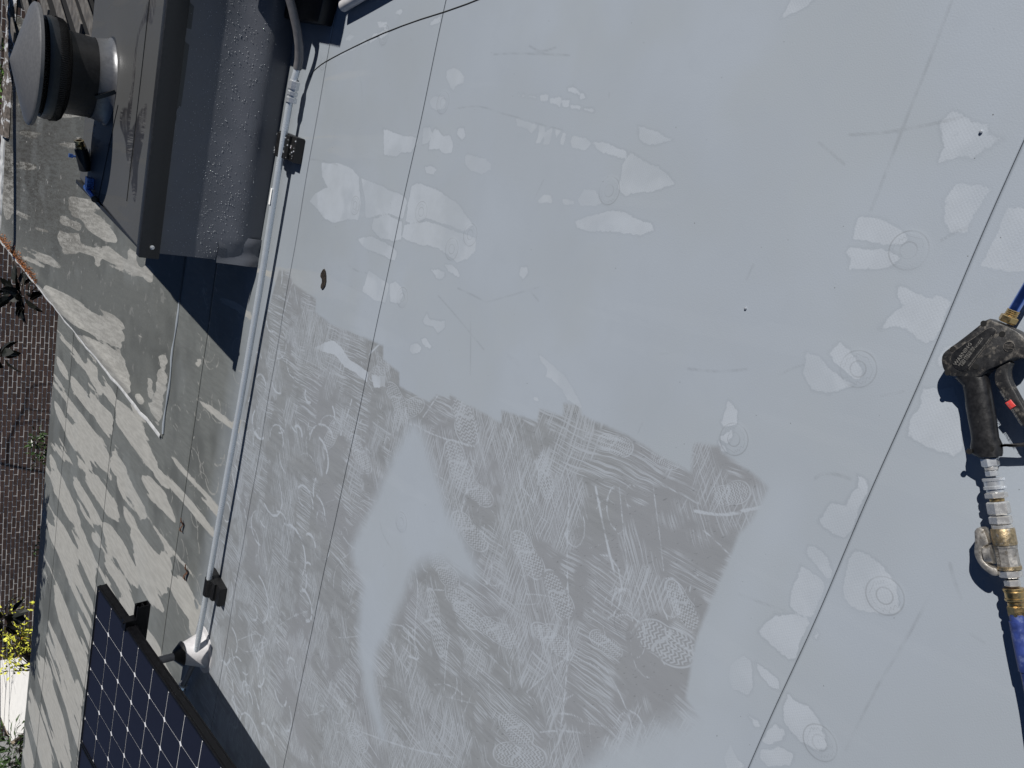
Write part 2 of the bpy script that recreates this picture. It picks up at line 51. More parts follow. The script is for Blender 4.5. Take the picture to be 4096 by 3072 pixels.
LS = [[[-0.854,1.301],[-1.035,1.239],[-1.201,1.154],[-1.431,1.078],[-1.618,1.044]],[[-0.767,1.14],[-0.953,1.03],[-1.063,0.965]],[[-0.807,1.215],[-0.913,1.13],[-0.979,1.07]],[[-0.712,1.041],[-0.817,0.974],[-0.888,0.932]],[[-1.503,1.874],[-1.551,1.83],[-1.736,1.787],[-1.778,1.745]],[[-1.498,1.222],[-1.389,1.172],[-1.274,1.115]],[[-1.525,1.202],[-1.542,1.122]],[[-2.335,2.002],[-2.222,1.822],[-2.079,1.605],[-1.937,1.422]],[[-1.498,1.683],[-1.359,1.587],[-1.208,1.482],[-1.05,1.428]],[[-1.515,1.425],[-1.503,1.313]],[[-1.432,1.488],[-1.371,1.422],[-1.375,1.341],[-1.369,1.293]],[[-1.304,1.271],[-1.238,1.205],[-1.191,1.08]],[[-1.585,1.614],[-1.666,1.601],[-1.777,1.565]],[[-1.864,1.769],[-1.86,1.87],[-1.837,1.919]],[[-1.555,1.418],[-1.67,1.436],[-1.783,1.447],[-1.874,1.47]],[[-1.196,3.304],[-1.257,3.113],[-1.252,2.961]],[[-0.865,3.261],[-1.023,3.294],[-1.189,3.307]],[[-1.132,2.538],[-1.244,2.552],[-1.32,2.568]],[[-0.877,1.986],[-1.011,2.054]],[[-1.03,2.081],[-1.009,1.941],[-0.943,1.73]],[[-0.92,2.481],[-0.816,2.388]],[[-1.107,2.842],[-1.106,2.724]],[[-1.21,1.716],[-1.081,1.711]],[[-0.853,1.459],[-0.883,1.422],[-0.975,1.415]],[[-0.68,1.293],[-0.764,1.328],[-0.836,1.364],[-0.862,1.361]],[[-1.131,1.9],[-1.116,1.787],[-1.1,1.635]],[[-0.7,1.059],[-0.689,0.978],[-0.682,0.901]],[[-0.704,0.907],[-0.672,0.829],[-0.617,0.772],[-0.54,0.659]],[[-1.049,0.911],[-1.087,0.86],[-1.096,0.839]],[[-2.785,3.165],[-2.575,2.957],[-2.534,2.799],[-2.772,3.039],[-2.813,3.153]],[[-2.424,2.79],[-2.256,2.649],[-2.147,2.531]],[[-2.33,2.177],[-2.307,1.999],[-2.303,1.76]],[[-1.777,1.932],[-1.718,1.831],[-1.774,1.712],[-1.813,1.79]]]
MUCK = [[-0.713,2.976],[-0.725,2.951],[-0.771,2.931],[-0.805,2.954],[-0.8,2.977],[-0.767,2.967],[-0.755,3.001]]
G_HEAD = [[-0.0782,0.4816],[-0.0795,0.4707],[-0.0824,0.4391],[-0.0871,0.4239],[-0.1,0.4039],[-0.1212,0.4013],[-0.1254,0.4176],[-0.1323,0.4247],[-0.147,0.4354],[-0.1616,0.4499],[-0.1743,0.4524],[-0.1802,0.4667],[-0.1853,0.479],[-0.1926,0.5017],[-0.1853,0.5133],[-0.1728,0.5223],[-0.1618,0.5251],[-0.1527,0.5223],[-0.1273,0.5072],[-0.1008,0.4932]]
G_PLATE = [[-0.0907,0.4677],[-0.0931,0.4612],[-0.0984,0.4601],[-0.1572,0.4729],[-0.1743,0.4764],[-0.1759,0.4976],[-0.1582,0.5107],[-0.1472,0.5079],[-0.1086,0.4828],[-0.0942,0.4748]]
G_GUARD = [[-0.2741,0.3902],[-0.2692,0.3803],[-0.2668,0.3695],[-0.2576,0.3539],[-0.2463,0.3341],[-0.2253,0.3224],[-0.1873,0.3291],[-0.1428,0.3541],[-0.1168,0.3808],[-0.11,0.3916],[-0.1201,0.3937],[-0.1279,0.3808],[-0.1487,0.3594],[-0.1875,0.3376],[-0.22,0.3309],[-0.2396,0.3401],[-0.2515,0.3564],[-0.2611,0.3719]]
G_TRIG = [[-0.1457,0.4368],[-0.1376,0.4309],[-0.1342,0.4222],[-0.1426,0.422],[-0.1516,0.4207],[-0.1624,0.4145],[-0.1769,0.3992],[-0.1921,0.3815],[-0.211,0.3602],[-0.2317,0.3434],[-0.2362,0.3528],[-0.2226,0.3686],[-0.2047,0.3924],[-0.1875,0.4148],[-0.1798,0.4284],[-0.1692,0.4354],[-0.1571,0.4388]]
G_GRIP = [[[-0.1934,0.4939],[-0.165,0.4537]],[[-0.2006,0.4776],[-0.1766,0.4439]],[[-0.213,0.4691],[-0.1889,0.4362]],[[-0.2325,0.4587],[-0.2089,0.4238]],[[-0.2528,0.446],[-0.2287,0.4111]],[[-0.2697,0.4347],[-0.2458,0.4013]],[[-0.2809,0.4285],[-0.2597,0.3932]],[[-0.2935,0.4253],[-0.2688,0.3836]],[[-0.3032,0.4202],[-0.2817,0.3776]],[[-0.3039,0.4056],[-0.2873,0.3769]]]
G_HOLES = [[-0.0889,0.4841],[-0.1458,0.5118],[-0.096,0.4509],[-0.1609,0.4665],[-0.1875,0.5039],[-0.28,0.3921],[-0.2992,0.4204]]
G_MED = [[-0.1116,0.4331],[-0.1082,0.4241]]
G_LANCE = [[-0.0778,0.4578],[-0.0636,0.4562],[-0.0205,0.452],[0.1431,0.4368]]
G_TXT = [[-0.171,0.4951],[-0.1273,0.4864],[-0.1696,0.4902],[-0.132,0.4809],[-0.1677,0.4855],[-0.113,0.4739],[-0.1643,0.4761],[-0.1039,0.4621]]
G_TTXT = [[-0.1837,0.4173],[-0.1947,0.4025],[-0.1968,0.4008],[-0.2029,0.3907],[-0.2053,0.3897],[-0.2235,0.3663]]
G_AX = [[-0.2963,0.3935],[-0.5214,0.2508]]
G_LEV = [[-0.4183,0.3635],[-0.4089,0.3512],[-0.4163,0.3446],[-0.4258,0.3362],[-0.4303,0.3334],[-0.4404,0.3396],[-0.4475,0.3375],[-0.457,0.3326],[-0.4619,0.327],[-0.4648,0.3154],[-0.4612,0.3066],[-0.4718,0.3004],[-0.4771,0.3067],[-0.4759,0.3194],[-0.4706,0.3339],[-0.4606,0.3449],[-0.4526,0.349],[-0.437,0.3543]]
G_LEVC = [[-0.4476,0.3261],[-0.4566,0.3345],[-0.4518,0.327]]
G_DN = [[-0.4534,0.309],[-0.4342,0.3197]]
G_SEC = [[0.0018,0.017,0.0131],[0.017,0.0229,0.0103],[0.0234,0.0331,0.0099],[0.0361,0.0554,0.0167],[0.0559,0.0608,0.0135],[0.0609,0.0705,0.0164],[0.0716,0.0754,0.0111],[0.076,0.098,0.0167],[0.0999,0.1139,0.0166],[0.1149,0.121,0.0158],[0.1211,0.1482,0.0182],[0.149,0.1835,0.0173],[0.183,0.189,0.0179],[0.1894,0.202,0.0164],[0.2029,0.2055,0.0094],[0.2054,0.2168,0.0116],[0.2193,0.24,0.0156],[0.2424,0.2476,0.0128],[0.2475,0.2656,0.014]]
G_HOSE = [[-0.5215,0.2495],[-0.5639,0.2191],[-0.6324,0.1786],[-0.7001,0.1387],[-0.7987,0.0785],[-0.923,-0.003]]

# ------------------------------------------------------------------ helpers
class MB:
    def __init__(s): s.v = []; s.f = []
    def add(s, vs_, fs_):
        o = len(s.v); s.v += [tuple(p) for p in vs_]; s.f += [tuple(i + o for i in f) for f in fs_]
    def box(s, x0, x1, y0, y1, z0, z1, M=None):
        P = [(x, y, z) for z in (z0, z1) for y in (y0, y1) for x in (x0, x1)]
        if M is not None: P = [tuple(M @ Vector(p)) for p in P]
        s.add(P, [(0, 2, 3, 1), (4, 5, 7, 6), (0, 1, 5, 4), (2, 6, 7, 3), (0, 4, 6, 2), (1, 3, 7, 5)])
    def tube(s, pts, r, n=14, cap=True):
        pts = [Vector(p) for p in pts]; rs = r if isinstance(r, (list, tuple)) else [r] * len(pts)
        rings = []; up = None
        for i, p in enumerate(pts):
            t = (pts[min(i + 1, len(pts) - 1)] - pts[max(i - 1, 0)]).normalized()
            if up is None:
                up = t.cross(Vector((0.3, 0.2, 1)))
                if up.length < 1e-3: up = t.cross(Vector((1, 0, 0)))
            up = (up - t * up.dot(t)).normalized(); b = t.cross(up)
            rings.append([p + (up * math.cos(a) + b * math.sin(a)) * rs[i] for a in [2 * math.pi * k / n for k in range(n)]])
        V = [q for g in rings for q in g]; F = []
        for i in range(len(pts) - 1):
            for k in range(n):
                F.append((i * n + k, i * n + (k + 1) % n, (i + 1) * n + (k + 1) % n, (i + 1) * n + k))
        if cap: F += [tuple(reversed(range(n))), tuple((len(pts) - 1) * n + k for k in range(n))]
        s.add(V, F)
    def lathe(s, O, axis, prof, n=32, cap=True, twist=0.0):
        """prof: (along, radius) pairs; axis any direction"""
        O = Vector(O); ax = Vector(axis).normalized()
        u = ax.cross(Vector((0, 0, 1)));
        if u.length < 1e-3: u = Vector((1, 0, 0))
        u.normalize(); b = ax.cross(u)
        V = []; F = []
        for (h, r) in prof:
            for k in range(n):
                a = 2 * math.pi * k / n + twist
                V.append(O + ax * h + (u * math.cos(a) + b * math.sin(a)) * max(r, 1e-4))
        for i in range(len(prof) - 1):
            for k in range(n): F.append((i * n + k, i * n + (k + 1) % n, (i + 1) * n + (k + 1) % n, (i + 1) * n + k))
        if cap: F += [tuple(reversed(range(n))), tuple((len(prof) - 1) * n + k for k in range(n))]
        s.add(V, F)
    def prism(s, poly, z0, z1, bev=0.0):
        """extrude a plan polygon, optional rounded shoulder on the top"""
        a = sum(poly[i][0] * poly[(i + 1) % len(poly)][1] - poly[(i + 1) % len(poly)][0] * poly[i][1] for i in range(len(poly)))
        if a < 0: poly = poly[::-1]
        n = len(poly)
        def inset(d):
            out = []
            for i in range(n):
                p0 = Vector(poly[i - 1]); p1 = Vector(poly[i]); p2 = Vector(poly[(i + 1) % n])
                e1 = (p1 - p0).normalized(); e2 = (p2 - p1).normalized()
                nn = Vector((-e1.y - e2.y, e1.x + e2.x))
                if nn.length < 1e-6: nn = Vector((-e1.y, e1.x))
                nn.normalize(); out.append(p1 + nn * d)
            return out
        L = [(0, z0), (0, z1)] if not bev else [(bev, z0), (0, z0 + bev), (0, z1 - bev), (bev * .3, z1 - bev * .3), (bev, z1)]
        V = []; F = []
        for d, z in L:
            for p in inset(d): V.append((p[0], p[1], z))
        for i in range(len(L) - 1):
            for k in range(n): F.append((i * n + k, i * n + (k + 1) % n, (i + 1) * n + (k + 1) % n, (i + 1) * n + k))
        F += [tuple(reversed(range(n))), tuple((len(L) - 1) * n + k for k in range(n))]
        s.add(V, F)
    def mesh(s, name, m, smooth=None):
        me = bpy.data.meshes.new(name); me.from_pydata(s.v, [], s.f); me.materials.append(m)
        if smooth is not None:
            me.polygons.foreach_set('use_smooth', [True] * len(me.polygons))
            try: me.set_sharp_from_angle(angle=math.radians(smooth))
            except Exception: pass
        me.update(); return me
    def build(s, name, m, parent=None, smooth=None, kind=None, label=None):
        o = bpy.data.objects.new(name, s.mesh(name, m, smooth)); col.objects.link(o)
        if parent is not None: o.parent = parent
        if kind: o['kind'] = kind
        if label: o['label'] = label
        return o
def tag(o, label, cat, group=None):
    o['label'] = label; o['category'] = cat
    if group: o['group'] = group
    return o
def empty(name, label, cat, group=None):
    o = bpy.data.objects.new(name, None); col.objects.link(o); o.empty_display_size = .1
    return tag(o, label, cat, group)
def copy_tree(o, parent=None):
    c = o.copy(); col.objects.link(c)
    if parent is not None: c.parent = parent
    for ch in list(o.children): copy_tree(ch, c)
    return c

# ---- node shorthand
class NT:
    def __init__(s, name):
        s.m = bpy.data.materials.new(name); s.m.use_nodes = True
        s.n = s.m.node_tree.nodes; s.l = s.m.node_tree.links; s.b = s.n['Principled BSDF']
    def new(s, t, **kw):
        o = s.n.new(t)
        for k, v in kw.items(): setattr(o, k, v)
        return o
    def put(s, sock, v):
        if isinstance(v, bpy.types.NodeSocket): s.l.new(v, sock)
        elif v is not None:
            if isinstance(v, (tuple, list)) and len(v) == 3 and sock.type == 'RGBA': v = (*v, 1)
            sock.default_value = v
    def math(s, op, a, b=None, c=None, clamp=False):
        o = s.new('ShaderNodeMath', operation=op, use_clamp=clamp)
        for i, v in enumerate((a, b, c)):
            if v is not None: s.put(o.inputs[i], v)
        return o.outputs[0]
    def add(s, a, b): return s.math('ADD', a, b)
    def mul(s, a, b): return s.math('MULTIPLY', a, b)
    def step(s, v, lo, hi, a=0., b=1.):
        o = s.new('ShaderNodeMapRange', interpolation_type='SMOOTHSTEP')
        for i, q in enumerate((v, lo, hi, a, b)): s.put(o.inputs[i], q)
        return o.outputs[0]
    def mix(s, f, a, b, blend='MIX'):
        o = s.new('ShaderNodeMix', data_type='RGBA', blend_type=blend)
        s.put(o.inputs[0], f); s.put(o.inputs[6], a); s.put(o.inputs[7], b); return o.outputs[2]
    def coord(s, which='Object'):
        return s.new('ShaderNodeTexCoord').outputs[which]
    def mapv(s, v, loc=(0, 0, 0), rot=(0, 0, 0), sc=(1, 1, 1)):
        if rot[2] and sc != (1, 1, 1):      # turn first, stretch after
            v = s.mapv(v, rot=rot); rot = (0, 0, 0)
        o = s.new('ShaderNodeMapping'); s.put(o.inputs[0], v)
        o.inputs[1].default_value = loc; o.inputs[2].default_value = rot; o.inputs[3].default_value = sc
        return o.outputs[0]
    def noise(s, v, scale, detail=3., rough=.5, dist=0.):
        o = s.new('ShaderNodeTexNoise'); s.put(o.inputs['Vector'], v)
        o.inputs['Scale'].default_value = scale; o.inputs['Detail'].default_value = detail
        o.inputs['Roughness'].default_value = rough; o.inputs['Distortion'].default_value = dist
        return o.outputs[0]
    def attr(s, name):
        a = s.new('ShaderNodeAttribute', attribute_name=name)
        q = s.new('ShaderNodeSeparateColor'); s.l.new(a.outputs['Color'], q.inputs[0])
        return q.outputs[0], q.outputs[1], q.outputs[2], a.outputs['Alpha']
    def bump(s, h, strength=.3, dist=.002):
        o = s.new('ShaderNodeBump'); o.inputs['Strength'].default_value = strength; o.inputs['Distance'].default_value = dist
        s.put(o.inputs['Height'], h); s.l.new(o.outputs[0], s.b.inputs['Normal']); return o
    def out(s, color=None, rough=None, metal=None, spec=None, **kw):
        if color is not None: s.put(s.b.inputs['Base Color'], color)
        if rough is not None: s.put(s.b.inputs['Roughness'], rough)
        if metal is not None: s.put(s.b.inputs['Metallic'], metal)
        if spec is not None: s.put(s.b.inputs['Specular IOR Level'], spec)
        for k, v in kw.items(): s.put(s.b.inputs[k], v)
        return s.m

def simple(name, c, rough=.5, metal=0., var=.15, scale=40., bump=.15, spec=.5, sc2=None, c2=None, th=(.52, .62), bdist=.001):
    """worn plain material: noise-varied colour, optional second colour in patches, fine relief"""
    t = NT(name); v = t.coord('Object')
    n = t.noise(v, scale, 4, .6)
    dark = tuple(q * (1 - var) for q in c); lite = tuple(min(1, q * (1 + var)) for q in c)
    cc = t.mix(t.step(n, .3, .7), dark, lite)
    if c2 is not None:
        m2 = t.noise(v, sc2 or scale * .5, 5, .65)
        cc = t.mix(t.step(m2, *th), cc, c2)
    r = t.step(n, .2, .8, max(.02, rough - .08), min(1, rough + .1))
    t.bump(t.noise(v, scale * 3, 4, .6), bump, bdist)
    return t.out(cc, r, metal, spec)

# ------------------------------------------------------------------ membrane material (stains read from survey attributes)
def membrane(name, clean, dryc, dirtc, oldc, wetc, scrim=True):
    t = NT(name); v = t.coord('Object')
    dry, dirt, soft, stripe = t.attr('st1')
    lstroke, dstroke, fu, fv = t.attr('st2')
    foot, old, grime, ring = t.attr('st3')
    nl, mk1, mk2, warm = t.attr('st4')
    k = lambda c, q: tuple(a * q for a in c)
    nf = t.noise(v, 85, 2, .6); nm = t.noise(v, 13, 3, .6)
    jit = t.add(t.mul(t.add(nf, -.5), .012), t.mul(t.add(nm, -.5), .022))
    base = t.mix(t.step(nl, .36, .66), clean, (clean[0] * .975, clean[1] * .968, clean[2] * .945))
    base = t.mix(t.mul(t.step(warm, .40, .60), .5), base, k(clean, .95)); cbase = base
    base = t.mix(t.mul(t.step(nm, .45, .75), .3), base, k(clean, .93))
    # old weathered sheet, wet film over it
    an = t.noise(t.mapv(v, rot=(0, 0, -.16), sc=(6, .8, 1)), 7, 3, .65)
    wsep = t.new('ShaderNodeCombineXYZ'); t.put(wsep.inputs[0], t.mul(mk1, .03)); t.put(wsep.inputs[1], t.mul(mk2, .03))
    vw = t.new('ShaderNodeVectorMath', operation='ADD'); t.l.new(v, vw.inputs[0]); t.l.new(wsep.outputs[0], vw.inputs[1]); vw = vw.outputs[0]
    wet = t.mix(t.step(an, .3, .7), wetc, k(wetc, 1.22))
    wet = t.mix(t.step(nl, .45, .7), wet, k(wetc, .82))
    oldd = t.mix(t.step(an, .3, .72), oldc, k(oldc, .80))
    base = t.mix(old, base, wet)
    lon = t.noise(t.mapv(v, rot=(0, 0, -.16), sc=(7.5, .55, 1)), 1., 2, .5)
    sc_ = t.math('MINIMUM', stripe, .035)
    sm = t.step(t.add(t.add(t.add(sc_, jit), t.mul(t.add(an, -.5), .05)), t.mul(t.add(lon, -.47), .42)), -.004, .006)
    base = t.mix(t.mul(sm, t.step(old, .05, .4)), base, oldd)
    # dry islands on the rinsed sheet: pale, with a darker damp rim
    dj = t.add(dry, t.mul(jit, .85))
    rim = t.mul(t.step(dj, -.008, -.0005), t.step(dj, -.0005, .002, 1, 0))
    base = t.mix(t.mul(rim, t.step(nl, .3, .7, .10, .42)), base, k(clean, .78))
    dm = t.mul(t.mul(t.step(dj, -.0012, .0022), t.step(nf, .22, .40, .5, 1.)), t.step(mk2, .38, .55, .50, 1.))
    # trodden dirt with scrubbed brush marks
    dc = t.mix(t.step(an, .3, .7), dirtc, k(dirtc, 1.15))
    dc = t.mix(t.mul(t.step(nl, .42, .7), .6), dc, (dirtc[0] * 1.13, dirtc[1] * 1.12, dirtc[2] * 1.15))
    dc = t.mix(t.mul(old, .6), dc, wetc)
    fleck = t.noise(t.mapv(v, rot=(0, 0, .75), sc=(1, 2.8, 1)), 55, 1, .5)
    dc = t.mix(t.mul(t.step(fleck, .66, .76), .5), dc, k(dirtc, .62))
    def brush(rot, off, sc, lo, hi):
        return t.step(t.noise(t.mapv(vw, loc=off, rot=(0, 0, rot), sc=(1.6, sc, 1)), 3.0, 3, .70), lo, hi)
    b1 = t.mul(brush(.06, (3, 1, 0), 58, .47, .60), t.step(mk1, .50, .60))
    b2 = t.mul(brush(1.45, (8, 4, 0), 52, .47, .60), t.step(mk2, .50, .60))
    b3 = t.mul(brush(-.75, (1, 9, 0), 66, .48, .62), t.step(t.math('SUBTRACT', mk1, mk2), .0, .14))
    bb = t.math('MAXIMUM', t.math('MAXIMUM', b1, b2), b3)
    dl = tuple(.08 * a + .92 * b for a, b in zip(dirtc, dryc))
    dc = t.mix(t.mul(bb, .72), dc, dl)
    # shoe prints: rim line and chevron tread
    tri = t.math('PINGPONG', fv, .16)
    ph = t.math('FRACT', t.mul(t.add(fu, t.mul(tri, .55)), 7.5))
    chev = t.mul(t.step(ph, .40, .5), t.step(ph, .86, .98, 1, 0))
    fin = t.step(foot, .06, .12)
    frim = t.mul(t.step(foot, -.01, .015), t.step(foot, .04, .07, 1, 0))
    arch = t.step(t.math('ABSOLUTE', t.add(t.add(fu, .12), t.mul(t.math('SINE', t.mul(fv, 3.5)), .12))), .035, .06, 1, 0)
    fm = t.math('MAXIMUM', t.mul(t.math('MAXIMUM', t.mul(chev, t.step(nf, .28, .44)), arch), fin), t.mul(frim, t.step(nm, .40, .55)))
    ls = t.mul(t.step(t.add(lstroke, t.mul(jit, .22)), -.0014, .0018), t.step(an, .34, .52))
    dc = t.mix(t.math('MAXIMUM', t.mul(fm, .66), t.mul(ls, .95)), dc, dl)
    dmask = t.step(t.add(dirt, t.mul(jit, .5)), -.004, .012)
    base = t.mix(dmask, base, dc)
    base = t.mix(t.mul(t.mul(ls, .62), t.step(old, .2, .6)), base, k(oldc, .85))
    base = t.mix(dm, base, t.mix(t.step(nm, .35, .7), dryc, k(dryc, .94)))
    base = t.mix(t.mul(t.step(t.add(soft, t.mul(jit, 1.6)), -.05, .035), .93), base, t.mix(.35, cbase, k(clean, 1.08)))
    # dark scuffs, lap lines, plate outlines, grime, specks
    dk = t.mul(t.step(dstroke, -.0034, .0012), t.step(nm, .36, .60, .10, .8))
    base = t.mix(t.mul(dk, .24), base, k(dirtc, .45))
    rg = t.step(t.math('ABSOLUTE', ring), .0006, .0022, 1, 0)
    base = t.mix(t.mul(rg, t.step(nm, .3, .62, .06, .36)), base, k(dirtc, .70))
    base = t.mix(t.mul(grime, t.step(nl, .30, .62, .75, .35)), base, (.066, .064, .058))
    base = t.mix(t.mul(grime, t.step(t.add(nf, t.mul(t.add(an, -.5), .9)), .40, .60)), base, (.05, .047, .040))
    base = t.mix(t.mul(grime, t.step(t.math('SUBTRACT', nm, t.mul(grime, .08)), .60, .66)), base, (.42, .41, .40))
    base = t.mix(t.mul(t.mul(t.step(warm, .54, .74), .13), t.math('SUBTRACT', 1., dmask)), base, tuple(c * q for c, q in zip(clean, (.93, .90, .82))))
    speck = t.noise(v, 160, 0, .5)
    base = t.mix(t.mul(t.step(speck, .885, .90), .6), base, (.05, .045, .04))
    rough = t.math('SUBTRACT', .64, t.mul(t.math('SUBTRACT', 1., t.math('MAXIMUM', dm, sm)), .14))
    hgt = t.noise(v, 380, 0, .5)
    if scrim:
        sx = t.new('ShaderNodeSeparateXYZ'); t.l.new(v, sx.inputs[0])
        wv = t.mul(t.math('SINE', t.mul(sx.outputs[0], 800)), t.math('SINE', t.mul(sx.outputs[1], 800)))
        hgt = t.add(hgt, t.mul(t.mul(wv, .35), t.step(dry, -.002, .003, .25, 1.)))
    t.bump(hgt, .22, .0006)
    return t.out(base, rough, 0., .30)

M = {}
CLEAN = (.314, .351, .400); DRYC = (.362, .398, .446); DIRTC = (.203, .216, .231); OLDC = (.370, .368, .350); WETC = (.124, .131, .127)
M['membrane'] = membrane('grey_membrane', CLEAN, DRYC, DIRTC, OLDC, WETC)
M['charcoal_membrane'] = membrane('charcoal_membrane', (.074, .076, .078), (.12, .12, .12), (.022, .022, .024), (.10, .10, .10), (.085, .085, .086), False)
M['deck'] = simple('deck_dark', (.03, .03, .03), .9)
M['navy_face'] = simple('curb_side_membrane', (.110, .117, .136), .38, var=.07, scale=7, bump=.03)
M['coping'] = simple('coated_metal_trim', (.013, .014, .016), .45, var=.15, scale=60, bump=.1)
M['cap'] = simple('grey_painted_metal', (.100, .102, .108), .40, var=.06, scale=60, bump=.06)
M['vent_dark'] = simple('dark_painted_metal', (.009, .009, .010), .36, var=.1, scale=50, bump=.08)
M['flash_metal'] = simple('brushed_collar_metal', (.15, .152, .16), .34, metal=.5, var=.03, scale=50, bump=.02)
M['galv'] = simple('galvanised_steel', (.66, .71, .76), .24, metal=.5, var=.025, scale=25, bump=.0)
M['zinc'] = simple('zinc_fitting', (.62, .64, .66), .22, metal=.65, var=.1, scale=60, bump=.05)
M['chrome'] = simple('nickel_fitting', (.60, .59, .57), .24, metal=.65, var=.12, scale=120, bump=.12, c2=(.30, .29, .27), sc2=160, th=(.6, .75))
M['castmetal'] = simple('cast_valve_metal', (.42, .40, .37), .45, metal=.8, var=.2, scale=140, bump=.3, c2=(.22, .19, .15), sc2=130, th=(.52, .7))
M['brass'] = simple('brass', (.62, .44, .20), .30, metal=1., var=.15, scale=120, bump=.15, c2=(.26, .18, .10), sc2=110, th=(.55, .75))
M['brass_worn'] = simple('rough_brass', (.46, .36, .22), .42, metal=.9, var=.25, scale=200, bump=.5, c2=(.62, .58, .5), sc2=160, th=(.55, .7))
M['rubber'] = simple('black_rubber', (.006, .006, .0065), .45, var=.25, scale=80, bump=.2)
M['gun'] = simple('scuffed_black_plastic', (.020, .020, .021), .42, var=.3, scale=110, bump=.25, c2=(.17, .155, .135), sc2=85, th=(.50, .74))
M['gun_grip'] = simple('black_grip_plastic', (.014, .014, .015), .36, var=.3, scale=110, bump=.2, c2=(.12, .115, .105), sc2=120, th=(.64, .78))
M['gun_dusty'] = simple('dusty_plastic_edge', (.11, .10, .09), .7, var=.35, scale=150, bump=.3, c2=(.03, .03, .03), sc2=90, th=(.5, .6))
M['gun_text'] = simple('raised_lettering', (.16, .155, .145), .6, var=.3, scale=300, bump=.1)
M['red'] = simple('red_plastic', (.55, .05, .045), .4, var=.1, scale=200, bump=.05)
M['hole'] = simple('screw_hole', (.003, .003, .003), .8)  # flat black, also used for the dark between the slats
M['hose'] = simple('blue_hose', (.028, .048, .19), .45, var=.3, scale=60, bump=.3, c2=(.16, .20, .36), sc2=50, th=(.52, .75))
M['lance'] = simple('blue_tinted_chrome', (.30, .42, .85), .12, metal=1., var=.15, scale=60, bump=.03)
M['blue_valve'] = simple('blue_anodised', (.10, .22, .62), .25, metal=.7, var=.15, scale=90, bump=.05)
M['frame'] = simple('black_anodised_frame', (.004, .004, .005), .38, var=.2, scale=60, bump=.05, spec=.3)
M['cellc'] = simple('solar_cell_blue', (.011, .0125, .023), .35, var=.3, scale=300, bump=.02, spec=.18)
M['backsheet'] = simple('white_backsheet', (.72, .73, .76), .35, var=.04, scale=60, bump=.02)
M['pipe_grey'] = simple('painted_and_shaded_conduit', (.16, .155, .16), .45, var=.12, scale=50, bump=.06)
M['white_cone'] = simple('pale_flashing_cone', (.50, .49, .50), .42, var=.08, scale=30, bump=.08)
M['sticker'] = simple('paper_sticker', (.8, .8, .79), .6, var=.03)
M['mortar'] = simple('mortar', (.80, .78, .75), .9, var=.15, scale=60, bump=.4)
M['white_slab'] = simple('white_painted_slab', (.84, .83, .81), .7, var=.04, scale=8, bump=.1)
M['slab_edge'] = simple('weathered_slab_edge', (.30, .25, .19), .8, var=.3, scale=30, bump=.4)
M['wood'] = simple('weathered_wood', (.095, .09, .085), .75, var=.35, scale=16, bump=.5, c2=(.10, .085, .07), sc2=24, th=(.5, .7))
M['rotten'] = simple('peeling_board', (.10, .085, .075), .85, var=.5, scale=22, bump=.8, c2=(.45, .46, .48), sc2=13, th=(.52, .58))
M['whitetrim'] = simple('white_drip_edge', (.50, .51, .52), .45, var=.12, scale=18, bump=.2, c2=(.25, .22, .19), sc2=30, th=(.60, .72))
M['litter'] = simple('rusty_leaf_litter', (.26, .10, .035), .9, var=.5, scale=60, bump=.5)
M['bark'] = simple('bark', (.07, .055, .045), .9, var=.4, scale=30, bump=.8)
M['soil'] = simple('dark_soil', (.03, .026, .02), .95, var=.4, scale=20, bump=.8)
M['leaf_shaded'] = simple('shaded_leaf', (.004, .006, .004), .55, var=.4, scale=6, bump=.1)  # near black: the shade on these leaves is put into the colour
M['leaf_green'] = simple('green_leaf', (.085, .17, .03), .45, var=.4, scale=9, bump=.1)
M['leaf_mid'] = simple('mid_green_leaf', (.04, .075, .02), .45, var=.4, scale=9, bump=.1)
M['leaf_yellow'] = simple('yellow_green_leaf', (.60, .60, .07), .5, var=.3, scale=9, bump=.1, c2=(.42, .20, .03), sc2=5, th=(.58, .68))
M['petal_white'] = simple('white_petal', (.8, .8, .75), .6)
M['petal_pink'] = simple('magenta_petal', (.42, .05, .36), .6)
M['dead_leaf'] = simple('dead_leaf', (.075, .035, .02), .8, var=.4, scale=80, bump=.4)
M['muck'] = simple('wet_brown_muck', (.035, .028, .02), .25, var=.4, scale=90, bump=.6)
def water_mat():
    t = NT('water_drop'); return t.out((.42, .44, .47), .05, 0., .9)  # opaque pale colour stands in for sun glints on the beads
M['water'] = water_mat()
def brick_mat():
    t = NT('brown_brick'); v = t.coord('Object'); oi = t.new('ShaderNodeObjectInfo')
    c = t.mix(oi.outputs['Random'], (.105, .064, .053), (.064, .044, .039))
    c = t.mix(t.mul(t.step(t.noise(v, 30, 4, .6), .4, .7), .6), c, (.12, .08, .07))
    t.bump(t.noise(v, 90, 4, .6), .5, .003); return t.out(c, .85, 0., .3)
M['brick'] = brick_mat()

